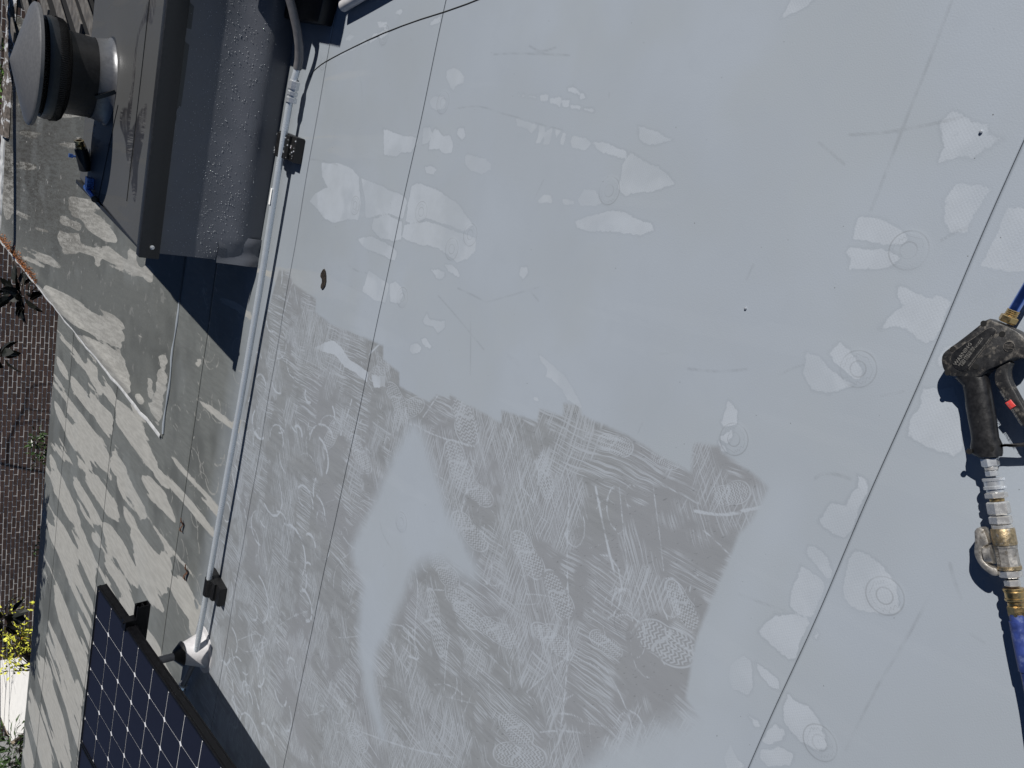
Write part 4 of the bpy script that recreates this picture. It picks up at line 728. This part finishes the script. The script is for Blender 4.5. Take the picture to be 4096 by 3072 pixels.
for k, bb in enumerate((2.05, 9.6)):
    m = MB(); y0 = bb * PITCH
    m.box(-.115, 2 * WA, y0 - .02, y0 + .02, -.105, -.099); m.box(-.115, 2 * WA, y0 - .02, y0 - .016, -.099, -.044); m.box(-.115, 2 * WA, y0 + .016, y0 + .02, -.099, -.044)
    m.box(-.115, 2 * WA, y0 - .02, y0 - .007, -.048, -.042); m.box(-.115, 2 * WA, y0 + .007, y0 + .02, -.048, -.042); m.box(-.115, 2 * WA, y0 - .016, y0 + .016, -.076, -.072)
    flipm(m).build('rail', M['frame'], rail)
    m = MB(); m.box(-.045, .010, y0 - .022, y0 + .022, .0065, .012); m.box(-.045, -.016, y0 - .022, y0 + .022, -.042, .0065); m.lathe((-.03, y0, .012), (0, 0, 1), [(0, .007), (.006, .007)], 6)
    flipm(m).build('end_clamp', M['frame'], rail)
rail.matrix_world = PM
post = empty('support_post', 'grey pipe post rising from a pale flashing cone under the solar panel', 'post')
LX, LY = -3.165, 3.585
m = MB(); m.lathe((LX, LY, 0), (0, 0, 1), [(-.005, .135), (.003, .132), (.008, .105), (.03, .092), (.10, .066), (.135, .054)], 40, False); m.build('flashing_cone', M['white_cone'], post, 40)
m = MB(); m.lathe((LX, LY, .118), (0, 0, 1), [(0, .070), (.003, .071), (.045, .030), (.048, .022)], 28, False); m.build('rain_collar', M['vent_dark'], post, 35)
m = MB(); m.tube([(LX, LY, .05), (LX - .004, LY - .01, .25), (LX - .008, LY - .02, .47)], .0215, 20); m.build('pipe', M['pipe_grey'], post, 40)
post2 = copy_tree(post); post2['label'] = 'second support post in the deep shadow beneath the solar panel'; post2.location = (-.35, -1.25, 0)
post['group'] = post2['group'] = 'posts under the solar panels'

# ================================================================== DARK CORNER AT THE TOP OF THE PICTURE
pad = empty('equipment_pad', 'black low equipment pad in shadow at the curb foot', 'pad')
m = MB(); m.prism([(.235, 3.30), (1.3, 3.12), (1.3, 3.675), (.235, 3.675)], .0, .07, .012); m.build('base', M['rubber'], pad, 40)
m = MB(); m.prism([(.40, 3.45), (1.2, 3.40), (1.2, 3.66), (.40, 3.66)], .07, .34, .01); m.build('housing', M['coping'], pad, 40)
m = MB()
pts = [(.315, 3.17, .030), (.36, 3.03, .030), (.42, 2.84, .030), (.52, 2.5, .030)]
m.tube(pts, .022, 18); m = m.build('grey_pipe', M['white_cone'], None, 40); tag(m, 'pale grey pipe end at the top edge beside the dark pad', 'pipe')
# unseen platform added up-sun, outlined so its shadow fills that corner
shade = empty('shade_platform', 'unseen raised platform added beyond the top edge to cast its shadow', 'platform')
SH = .75; ox, oy = 1.066 * SH, -.13 * SH
m = MB(); m.prism([(.165 + ox, 3.20 + oy), (.285 + ox, 3.20 + oy), (.40 + ox, 2.86 + oy), (1.7 + ox, 2.4 + oy), (1.7 + ox, 4.4 + oy), (.175 + ox, 4.4 + oy)], SH - .05, SH); m.build('deck', M['coping'], shade)
for (x, y) in ((1.15, 3.3), (1.15, 4.1), (2.3, 2.6), (2.3, 4.1)):
    m = MB(); m.box(x - .03, x + .03, y - .03, y + .03, 0, SH - .05); m.build('leg', M['coping'], shade)

# ================================================================== PRESSURE GUN AND HOSE
GZ = .034
gun = empty('pressure_washer_gun', 'scuffed black pressure washer gun with metal couplings and blue hose', 'spray gun')
m = MB(); m.prism(smooth_poly(G_HEAD, 1), GZ - .019, GZ + .017, .0035); head = m.build('head', M['gun'], gun, 40)
m = MB(); m.prism(smooth_poly(G_PLATE, 1), GZ + .017, GZ + .0186, .0006); m.build('warning_plate', M['gun_grip'], head, 40)
# loop of worn ridge round the plate
pl = smooth_poly(G_PLATE, 2); m = MB(); m.tube([(x, y, GZ + .0176) for x, y in pl + pl[:1]], .0007, 6, False); m.build('plate_ridge', M['gun_dusty'], head, 60)
m = MB()
V = []; F = []; n = 20
for (l, r) in G_GRIP:
    l = Vector((l[0], l[1], GZ)); r = Vector((r[0], r[1], GZ)); c = (l + r) / 2; hv = (r - l) / 2
    for k in range(n):
        a = 2 * math.pi * k / n; ca = math.copysign(abs(math.cos(a)) ** .8, math.cos(a)); sa = math.copysign(abs(math.sin(a)) ** .8, math.sin(a))
        V.append(c + hv * ca + Vector((0, 0, .0165 * sa)))
for i in range(len(G_GRIP) - 1):
    for k in range(n): F.append((i * n + k, i * n + (k + 1) % n, (i + 1) * n + (k + 1) % n, (i + 1) * n + k))
F += [tuple(reversed(range(n))), tuple((len(G_GRIP) - 1) * n + k for k in range(n))]
m.add(V, F); bm = None
grip = m.build('grip', M['gun_grip'], gun, 50)
m = MB(); m.tube([(r[0] - .002, r[1] + .0015, GZ + .0045) for l, r in G_GRIP[1:8]], .0012, 6); m.build('mould_line', M['gun_dusty'], grip, 60)
m = MB(); m.prism(smooth_poly(G_GUARD, 1), GZ - .008, GZ + .006, .003); m.build('trigger_guard', M['gun'], gun, 40)
m = MB(); m.prism(smooth_poly(G_TRIG, 1), GZ - .011, GZ + .011, .0025); trig = m.build('trigger', M['gun'], gun, 40)
for (x, y) in G_HOLES:
    m = MB(); zz = GZ + (.0172 if y > .43 else .0150)
    m.lathe((x, y, zz - .003), (0, 0, 1), [(0, .0046), (.0034, .0048)], 16); m.build('screw_hole', M['hole'], gun)
mc = Vector((*G_MED[0], 0)); mr = (Vector((*G_MED[1], 0)) - mc).length * .85
m = MB(); m.lathe((mc.x, mc.y, GZ + .0165), (0, 0, 1), [(0, mr), (.001, mr), (.0016, mr * .92)], 28); med = m.build('round_emblem', M['gun_grip'], head, 40)
m = MB(); m.tube([(mc.x + mr * math.cos(k * .2618), mc.y + mr * math.sin(k * .2618), GZ + .018) for k in range(25)], .0005, 5, False)
for k in (-.45, -.15, .15, .45):
    hl = mr * math.sqrt(1 - k * k) * .8; d1 = Vector((-.0044 + .0, .009, 0)).normalized(); d2 = Vector((-d1.y, d1.x, 0)); c_ = mc + d2 * k * mr
    p, q = c_ - d1 * hl, c_ + d1 * hl; m.tube([(p.x, p.y, GZ + .0184), (q.x, q.y, GZ + .0184)], .0006, 5)
m.build('emblem_lines', M['gun_dusty'], head, 60)
def lettering(txt, a, b, z, parent, m_, hgt=None, name='lettering'):
    a = Vector((*a, z)); b = Vector((*b, z)); d = b - a
    cu = bpy.data.curves.new(name, 'FONT'); cu.body = txt; cu.size = 1.0; cu.extrude = .02; cu.resolution_u = 1
    to = bpy.data.objects.new(name, cu); col.objects.link(to)
    bpy.context.view_layer.update()
    me = bpy.data.meshes.new_from_object(to); wdt = max(v.co.x for v in me.vertices) - min(v.co.x for v in me.vertices)
    bpy.data.objects.remove(to); sx = d.length / wdt; sy = hgt if hgt else sx
    ang = math.atan2(d.y, d.x)
    me.transform(Matrix.Translation(a) @ Matrix.Rotation(ang, 4, 'Z') @ Matrix.Diagonal((sx, sy, .012, 1)))
    me.materials.clear(); me.materials.append(m_)
    o = bpy.data.objects.new(name, me); col.objects.link(o); o.parent = parent; return o
zt = GZ + .0189
lettering('WARNING', G_TXT[0], G_TXT[1], zt, head, M['gun_text'], .0088)
lettering('HIGH PRESSURE', G_TXT[2], G_TXT[3], zt, head, M['gun_text'], .0052)
lettering('KEEP CLEAR OF NOZZLE', G_TXT[4], G_TXT[5], zt, head, M['gun_text'], .0050)
lettering('READ INSTRUCTION MANUAL CAREFULLY', G_TXT[6], G_TXT[7], zt, head, M['gun_text'], .0034)
lettering('AT ARROW', G_TTXT[1], G_TTXT[0], GZ + .0112, trig, M['gun_text'], .0048)
lettering('NOT IN USE PLACE', G_TTXT[5], G_TTXT[4], GZ + .0112, trig, M['gun_text'], .0048)
a, b = Vector((*G_TTXT[2], 0)), Vector((*G_TTXT[3], 0)); c = (a + b) / 2; d = (b - a).normalized(); s_ = Vector((-d.y, d.x, 0))
m = MB(); m.prism([tuple((c + d * i * .0065 + s_ * j * .0052)[:2]) for i, j in ((-1, -1), (1, -1), (1, 1), (-1, 1))], GZ + .008, GZ + .0125, .001); lk = m.build('lock_tab', M['red'], trig, 40)
lettering('LOCK', (c + d * .005 - s_ * .001)[:2], (c - d * .005 - s_ * .001)[:2], GZ + .0127, trig, M['gun_text'], .0042)
# lance and brass nut
la = [Vector((*p, GZ)) for p in G_LANCE]; ld = (la[2] - la[1]).normalized()
m = MB(); m.lathe(la[0] + ld * .000, ld, [(0, .0125), (.003, .0145), (.011, .0145), (.0125, .0125), (.0128, .010), (.016, .010)], 6); m.build('lance_nut', M['brass'], gun, 20)
m = MB()
m.lathe(la[0] + ld * .012, ld, [q for k in range(4) for q in ((.003 * k, .0092), (.003 * k + .0012, .0103), (.003 * k + .0024, .0092))], 18); m.build('lance_thread', M['brass'], gun, 30)
m = MB(); e_ = la[3].copy(); e_.z = .012; m.tube([la[0] + ld * .022, la[0] + ld * .12, e_], .0085, 20); m.build('lance', M['lance'], gun, 40)
# couplings along one axis
A = Vector((*G_AX[0], GZ)); B = Vector((*G_AX[1], GZ)); ax = (B - A).normalized()
SPEC = ['hex:zinc:coupling_nut', 'cyl:chrome:thread', 'hex:zinc:coupling_nut', 'knurl:zinc:quick_coupler', 'cyl:zinc:sleeve', 'hex:chrome:coupling_nut', 'cyl:brass:seal_ring', 'hex:chrome:coupling_nut', 'hex:chrome:coupling_nut', 'cyl:chrome:sleeve', 'cyl:brass_worn:valve_collar', 'oct:castmetal:valve_body', 'cyl:brass_worn:valve_rim', 'hex:chrome:coupling_nut', 'cyl:coping:neck', 'hex:chrome:coupling_nut', 'ring:brass:brass_coupler', 'cyl:brass:neck', 'hex:brass:hose_nut']
for (t0, t1, r), sp in zip(G_SEC, SPEC):
    k, mt, nm_ = sp.split(':'); L_ = t1 - t0; m = MB(); o_ = A + ax * t0
    if k == 'hex': m.lathe(o_, ax, [(0, r * .90), (L_ * .12, r * 1.06), (L_ * .88, r * 1.06), (L_, r * .90)], 6, True, math.pi / 6)
    elif k == 'oct': m.lathe(o_, ax, [(0, r), (L_ * .1, r), (L_ * .14, r * .95), (L_ * .86, r * .95), (L_ * .92, r), (L_, r)], 8, True, math.pi / 8)
    elif k == 'ring': m.lathe(o_, ax, [(0, r * .96), (.001, r * 1.02), (.004, r * 1.02), (.0048, r * .95), (.006, r * 1.0), (.0065, r * .93), (L_ - .005, r * .93), (L_ - .0042, r * 1.0), (L_ - .001, r * 1.0), (L_, r * .95)], 30)
    elif k == 'knurl':
        m.lathe(o_, ax, [(0, r * .94), (.0008, r * .97), (.0045, r * .97), (.0052, r * .90), (L_ - .0062, r * .90), (L_ - .0054, r * .97), (L_ - .0008, r * .97), (L_, r * .94)], 36)
    else: m.lathe(o_, ax, [(0, r * .97), (L_ * .08, r), (L_ * .92, r), (L_, r * .97)], 28)
    ob = m.build(nm_, M[mt], gun, 25)
    if k == 'knurl':
        kn = MB()
        u = ax.cross(Vector((0, 0, 1))).normalized(); bb = ax.cross(u)
        for z0 in (.0006, L_ - .0050):
            for q in range(44):
                a0 = 2 * math.pi * q / 44; a1 = a0 + .12
                kn.tube([o_ + ax * z0 + (u * math.cos(a0) + bb * math.sin(a0)) * r * .97, o_ + ax * (z0 + .0042) + (u * math.cos(a1) + bb * math.sin(a1)) * r * .97], r * .035, 4)
        kn.build('knurling', M['zinc'], ob)
m = MB(); m.prism(smooth_poly(G_LEV, 1), GZ - .012, GZ + .012, .003); lev = m.build('valve_lever', M['castmetal'], gun, 40)
lc = Vector((*G_LEVC[0], GZ)); perp = Vector((ax.y, -ax.x, 0)); perp = perp if perp.dot(Vector((*G_LEVC[1], GZ)) - lc) > 0 else -perp
m = MB(); m.lathe(lc - perp * .004, perp, [(0, .016), (.012, .0155), (.013, .013)], 28); m.build('valve_stem', M['castmetal'], gun, 40)
m = MB(); m.lathe(lc + perp * .008, perp, [(0, .005), (.007, .005)], 4); m.build('stem_square', M['chrome'], gun)
sec = G_SEC[11]; dn0 = A + ax * (sec[0] + .029) + perp * sec[2] * .45; dn1 = A + ax * (sec[0] + .010) + perp * sec[2] * .45
lettering('DN 10', dn0[:2], dn1[:2], GZ + sec[2] * .90, gun, M['gun_text'], .0065)
hp = [Vector((x, y, GZ)) for x, y in G_HOSE]; hp[0] = A + ax * (G_SEC[-1][1] - .004)
hp = [hp[0], hp[0] + ax * .05, hp[2], hp[3], Vector((hp[4].x, hp[4].y, .028)), Vector((hp[5].x, hp[5].y, .022)), Vector((-1.3, -.35, .0165)), Vector((-1.6, -.8, .0165))]
sp_ = []
for i in range(len(hp) - 1):
    for t in range(6):
        t /= 6; p0_, p1_, p2_, p3_ = hp[max(i - 1, 0)], hp[i], hp[i + 1], hp[min(i + 2, len(hp) - 1)]
        sp_.append(.5 * (2 * p1_ + (p2_ - p0_) * t + (2 * p0_ - 5 * p1_ + 4 * p2_ - p3_) * t * t + (3 * p1_ - p0_ - 3 * p2_ + p3_) * t ** 3))
m = MB(); m.tube(sp_ + [hp[-1]], .0135, 24); m.build('hose', M['hose'], gun, 50)
m = MB(); m.tube([p for p in sp_[2:10]], .0152, 20); m.build('hose_sleeve', M['hose'], gun, 50)

# ================================================================== SMALL THINGS LYING ON THE ROOF
def chip(name, pts, z, m_, label, cat, th=.0012):
    m = MB(); m.prism(pts, z, z + th); return tag(m.build(name, m_), label, cat)
chip('mud_splash', smooth_poly(MUCK, 1), .0025, M['muck'], 'dark brown wet mud splash on the rinsed membrane', 'mud')
def dead_leaf(name, x, y, L_, ang, label):
    m = MB(); V = []; F = []
    for i in range(9):
        t = i / 8; wv = L_ * .16 * math.sin(math.pi * min(1, t * 1.02)) ** .7 + .0006; c = Vector((L_ * (t - .5), .012 * math.sin(t * 7), .006 + .006 * math.sin(t * 9)))
        V += [c + Vector((0, -wv, .008)), c, c + Vector((0, wv, .006 + .004 * math.sin(t * 11)))]
    for i in range(8):
        for k in range(2): F.append((i * 3 + k, i * 3 + k + 1, i * 3 + 4 + k, i * 3 + 3 + k))
    m.add([Matrix.Rotation(ang, 4, 'Z') @ Vector(v) + Vector((x, y, .002)) for v in V], F)
    tag(m.build(name, M['dead_leaf']), label, 'leaf', 'dead leaves on the roof')
dead_leaf('dead_leaf', -2.693, 4.176, .085, .4, 'curled brown dead leaf nearer the curb, left of the conduit')
dead_leaf('dead_leaf', -2.915, 3.995, .10, .25, 'curled brown dead leaf just above the solar panel corner')
for (x, y, lab) in ((.216, .635, 'small bright screw standing in a pale patch near the right edge'), (-.22, .962, 'tiny loose metal screw on the open membrane')):
    m = MB(); m.lathe((x, y, .001), (.25, .1, 1), [(0, .002), (.002, .003), (.0036, .003), (.005, .0015)], 12); tag(m.build('metal_screw', M['zinc'], None, 40), lab, 'screw', 'loose screws')
# leaf litter and grit lodged along the drip edge
m = MB()
for k in range(900):
    t = rnd.betavariate(1.4, 1.6); y = 8.0 + 1.7 * t; x = -2.375 + abs(rnd.gauss(0, .035)) + .05 * (rnd.random() < .12); z = (y - WY) * WS + .016
    s_ = rnd.uniform(.004, .013); A_ = Matrix.Translation((x, y, z + rnd.uniform(0, .012))) @ Matrix.Rotation(rnd.uniform(0, 6), 4, Vector((rnd.random(), rnd.random(), rnd.random() + .1)).normalized())
    m.add([A_ @ Vector(p) for p in ((-s_, 0, 0), (0, -s_ * .5, s_ * .2), (s_, 0, 0), (0, s_ * .5, s_ * .3))], [(0, 1, 2, 3)])
litter = m.build('leaf_litter', M['litter'], kind='stuff'); tag(litter, 'rusty brown leaf litter lodged along the white roof edge', 'leaf litter')

# ================================================================== FAR SIDE: BOARDS, WALL, SLAB
screen = empty('slat_screen', 'weathered grey wooden slats beyond the roof vent', 'slats')
ends_ = [(-.044, 7.45), (-.100, 6.694), (-.075, 6.156), (-.061, 5.737), (-.108, 8.365), (-.318, 9.22), (-.42, 10.1)]
d1 = Vector((-.385, -.923, 0)).normalized(); n1 = Vector((-d1.y, d1.x, 0))
for k, (ex, ey) in enumerate(ends_):
    b_ = Vector((ex, ey, 0)); a_ = b_ - d1 * 2.4; hw = .046 + .010 * rnd.random(); m = MB()
    pts = [a_ - n1 * hw, b_ - n1 * hw, b_ + n1 * hw, a_ + n1 * hw]
    m.prism([(p.x, p.y) for p in pts], .406, .42 + .004 * rnd.random(), .003); m.build('slat', M['wood'], screen, 30)
for (xa, ya, xb, yb) in ((-.10, 5.66, -.13, 6.80), (.9, 5.9, .9, 11.0)):
    m = MB(); dd = (Vector((xb, yb)) - Vector((xa, ya))).normalized(); nn = Vector((-dd.y, dd.x)) * .03
    m.prism([(xa - nn.x, ya - nn.y), (xb - nn.x, yb - nn.y), (xb + nn.x, yb + nn.y), (xa + nn.x, ya + nn.y)], .30, .386); m.build('bearer', M['wood'], screen)
m = MB(); m.box(-.118, 2.2, 5.45, 9.3, .20, .215); m.build('gap_dark_sheet', M['hole'], screen)  # black sheet added under the slats so their gaps read dark
m = MB(); m.box(-.05, 2.2, 9.3, 11.6, .24, .255); m.build('gap_dark_sheet', M['hole'], screen)  # the same added dark sheet, farther back
brd = empty('weathered_board', 'rotten peeling board along the far roof edge', 'board')
for (xa, xb, y, zz, hw) in ((-1.30, .9, 9.70, .40, .20), (-2.37, -1.25, 9.74, .385, .06)):
    m = MB(); N = 40; V = []; F = []
    for i in range(N + 1):
        x = xa + (xb - xa) * i / N; j1 = .018 * mnoise.noise(Vector((x * 9, 1, 0))); j2 = .02 * mnoise.noise(Vector((x * 12, 5, 0)))
        V += [(x, y - hw + j1, zz - .02), (x, y - hw * .8 + j1, zz + .015 + j2 * .5), (x, y + .01, zz + .035 + j2), (x, y + .03, zz - .06)]
    for i in range(N):
        for k in range(3): F.append((i * 4 + k, i * 4 + 4 + k, i * 4 + 5 + k, i * 4 + 1 + k))
    m.add(V, F); m.build('plank', M['rotten'] if xa > -2 else M['whitetrim'], brd, 50)

# ---- neighbour's brick wall
WALL_Y = 15.0
wall = empty('brick_wall', 'dark brown brick wall of the neighbouring house', 'wall')
m = MB(); m.box(-16, 16, .0, .3, -3.4, 1.2); m.build('mortar', M['mortar'], wall)
BL, BH, JO = .190, .051, .016
vars_ = []
for k in range(5):
    b = MB(); j = lambda a: rnd.uniform(-a, a)
    P = [(x + j(.0025), y + (j(.002) if y < 0 else 0), z + j(.0018)) for z in (0, BH) for y in (-.004, .03) for x in (0, BL)]
    b.add(P, [(0, 2, 3, 1), (4, 5, 7, 6), (0, 1, 5, 4), (2, 6, 7, 3), (0, 4, 6, 2), (1, 3, 7, 5)])
    vars_.append(b.mesh('brick', M['brick']))
rest = MB(); cnt = 0
cand = []
for r in range(-22, 8):
    z = -.06 + r * (BH + JO)
    for c in range(-64, 14):
        x = c * (BL + JO) + (BL + JO) * .5 * (r % 2) + 6.2
        if -1.45 < z < -.18 and -5.2 < x < 3.6: cand.append((x, z, True))
        elif -1.6 < z < .4: cand.append((x, z, False))
cand.sort(key=lambda q: (not q[2], abs(q[0]) + 4 * abs(q[1] + .7)))
for i, (x, z, vis) in enumerate(cand):
    if cnt < 300 and vis:
        o = bpy.data.objects.new('brick', rnd.choice(vars_)); col.objects.link(o); o.parent = wall; o.location = (x, 0, z); cnt += 1
    else:
        j = lambda a: rnd.uniform(-a, a); y = 0 - .004 + j(.002)
        rest.box(x + j(.002), x + BL + j(.002), y, 0 + .03, z + j(.0015), z + BH + j(.0015))
rest.build('outer_bricks', M['brick'], wall, kind='stuff')
wall.location = (-6.5, WALL_Y, 0); wall.rotation_euler = (0, 0, math.radians(10))

# ---- white slab below the eave
slab = empty('white_slab', 'bright white flat canopy slab below the eave', 'canopy')
SL = [(-9.3, 11.2), (-10.95, 11.35), (-12.012, 12.326), (-12.75, 14.0), (-11.75, 14.2)]
m = MB(); m.prism(SL, -.56, -.50, .004); m.build('top', M['white_slab'], slab)
m = MB()
E_ = [(-10.95, 11.33), (-12.03, 12.30), (-12.77, 14.0)]
V = []
for x, y in E_: V += [(x - .02, y - .03, -.505), (x - .02, y - .03, -.72)]
m.add(V, [(0, 1, 3, 2), (2, 3, 5, 4)]); m.build('fascia', M['slab_edge'], slab)

# ================================================================== PLANTS
def leaf_mesh(mb, p, d, up, L_, W_, curl=.15):
    d = d.normalized(); s_ = d.cross(up)
    if s_.length < 1e-3: s_ = d.cross(Vector((1, 0, 0)))
    s_.normalize(); n_ = s_.cross(d)
    P = [p, p + d * L_ * .35 + s_ * W_ * .5 + n_ * W_ * .15, p + d * L_ * .75 + s_ * W_ * .38 + n_ * W_ * .1 - n_ * L_ * curl * .5, p + d * L_ - n_ * L_ * curl,
         p + d * L_ * .75 - s_ * W_ * .38 + n_ * W_ * .1 - n_ * L_ * curl * .5, p + d * L_ * .35 - s_ * W_ * .5 + n_ * W_ * .15, p + d * L_ * .5]
    mb.add(P, [(0, 1, 6), (1, 2, 6), (2, 3, 6), (3, 4, 6), (4, 5, 6), (5, 0, 6)])
def rv(a=1.): return Vector((rnd.uniform(-a, a), rnd.uniform(-a, a), rnd.uniform(-a, a)))
def plant(name, label, cat, c, rad, n, L_, W_, m_, stem_from=None, droop=.0, group=None, flowers=None):
    o = empty(name, label, cat, group); c = Vector(c); rad = Vector(rad)
    lv = MB(); tw = MB()
    root = Vector(stem_from) if stem_from else c - Vector((0, 0, rad.z * 1.6))
    hubs = [c + Vector((rnd.gauss(0, .5) * rad.x, rnd.gauss(0, .5) * rad.y, rnd.gauss(0, .5) * rad.z)) for _ in range(max(3, n // 9))]
    for h in hubs:
        mid = (root + h) / 2 + rv(.12 * rad.length); tw.tube([root, mid, h], [.010, .006, .003], 6)
    for k in range(n):
        h = rnd.choice(hubs); p = h + rv(.22 * rad.length); d = (p - h).normalized() + rv(.5) - Vector((0, 0, droop))
        leaf_mesh(lv, p, d, Vector((0, 0, 1)) + rv(.5), L_ * rnd.uniform(.6, 1.2), W_ * rnd.uniform(.7, 1.15))
    lv.build('foliage', m_, o); tw.build('stems', M['bark'], o)
    if flowers:
        fm = MB()
        for k in range(flowers[1]):
            p = c + Vector((rnd.gauss(0, .5) * rad.x, rnd.gauss(0, .5) * rad.y, rad.z * .6))
            for q in range(6): leaf_mesh(fm, p, Vector((math.cos(q * 1.05), math.sin(q * 1.05), .4)), Vector((0, 0, 1)), flowers[2], flowers[2] * .7)
        fm.build('flowers', M[flowers[0]], o)
    return o
plant('magnolia_branch', 'black silhouetted leaves hanging under the raised roof corner', 'branch', (-2.95, 9.55, .22), (.16, .25, .12), 40, .22, .10, M['leaf_shaded'], (-2.2, 10.2, .25))
plant('magnolia_branch', 'silhouetted leafy twig against the upper middle of the brick wall', 'branch', (-3.70, 9.5, .34), (.10, .12, .05), 12, .24, .10, M['leaf_shaded'], (-3.0, 10.2, .6))
plant('magnolia_branch', 'silhouetted leafy twig above the yellow-green maple spray', 'branch', (-7.2, 9.5, .12), (.26, .2, .06), 30, .25, .11, M['leaf_shaded'], (-6.6, 10.2, .6))
plant('bright_shrub', 'sunlit light green shrub tucked under the roof corner', 'shrub', (-2.62, 9.2, -.06), (.17, .18, .09), 150, .07, .03, M['leaf_green'])
plant('flowering_shrub', 'small green shrub with a white blossom against the brick wall', 'shrub', (-4.45, 8.85, .04), (.16, .16, .07), 130, .06, .028, M['leaf_mid'], (-4.6, 8.7, -.5), flowers=('petal_white', 2, .035))
plant('maple_spray', 'yellow-green maple spray beside the white slab', 'branch', (-8.2, 10.3, -.14), (.40, .3, .11), 380, .062, .032, M['leaf_yellow'], (-9.3, 10.9, -.5))
plant('dark_shrub', 'dark spiky shrub below the white slab at the corner', 'shrub', (-9.75, 9.7, -.13), (.45, .3, .10), 150, .16, .035, M['leaf_mid'], (-9.9, 9.9, -1.))
plant('flower_bed_plant', 'shaded plant with a magenta bloom below the white slab', 'plant', (-11.2, 10.8, -.30), (.4, .3, .12), 120, .12, .05, M['leaf_shaded'], (-11.2, 11., -1.2), flowers=('petal_pink', 3, .06))
plant('gutter_seedling', 'low green seedling growing at the shaded eave', 'plant', (-5.6, 8.60, -.05), (.20, .05, .03), 60, .05, .022, M['leaf_mid'], (-5.6, 8.6, -.2))
plant('ivy_clump', 'green clump beside the rotten board by the vent', 'plant', (-.72, 10.1, .44), (.22, .2, .10), 120, .08, .045, M['leaf_green'], (-.5, 10.3, -.2))
# ---- trees up-sun of the eave, wall and slab, out of the picture, whose shade reaches in
def branch(mb, p, d, L_, r, depth, ends, spread=.55):
    pts = [p]; q = p.copy(); dd = d.normalized()
    for k in range(4):
        dd = (dd + rv(.16)).normalized(); q = q + dd * L_ / 4; pts.append(q.copy())
    mb.tube(pts, [r, r * .85, r * .72, r * .62, r * .5], 6)
    if depth == 0: ends.append(q); return
    for k in range(3):
        branch(mb, pts[2 + (k % 3)], (dd + rv(spread)).normalized(), L_ * .66, r * .5, depth - 1, ends, spread)
def tree(name, label, base, limbs, leafy, m_):
    o = empty(name, label, 'tree'); tr = MB(); ends = []
    base = Vector(base)
    for (a_, b_) in limbs:
        a_ = Vector(a_); b_ = Vector(b_)
        tr.tube([base, base + Vector((0, 0, 1.5)), (base + a_) / 2 + Vector((0, 0, 1.2)), a_], [.16, .14, .09, .045], 8)
        branch(tr, a_, b_ - a_, (b_ - a_).length, .035, 3, ends)
    tr.build('trunk', M['bark'], o, 60)
    if leafy:
        lv = MB(); (cx, cy, cz), (rx, ry, rz), n = leafy
        for k in range(n):
            p = Vector((cx + rx * rnd.uniform(-1, 1), cy + ry * rnd.gauss(0, .55), cz + rz * rnd.gauss(0, .6)))
            leaf_mesh(lv, p, rv(), Vector((0, 0, 1)) + rv(.4), .13, .06)
        lv.build('crown', m_, o)
    return o
tree('eave_tree', 'leafy tree leaning over the far eave', (2.2, 10.8, -3.4), [((-1.0, 8.6, 2.2), (-2.6, 8.3, 2.05))], ((-3.85, 8.16, 2.0), (1.0, .20, .16), 1900), M['leaf_mid'])
tree('bare_tree', 'bare tree beyond the white slab', (-16.5, 12.2, -3.4), [((-10.5, 12.2, 1.6), (-8.0, 12.6, 1.7)), ((-9.5, 13.6, 1.8), (-6.8, 14.4, 2.0)), ((-11.2, 12.8, 1.3), (-9.4, 13.2, 1.1))], 0, None)

bpy.context.view_layer.update()
scn.render.engine = 'CYCLES'
scn.render.resolution_x = 1024; scn.render.resolution_y = 768
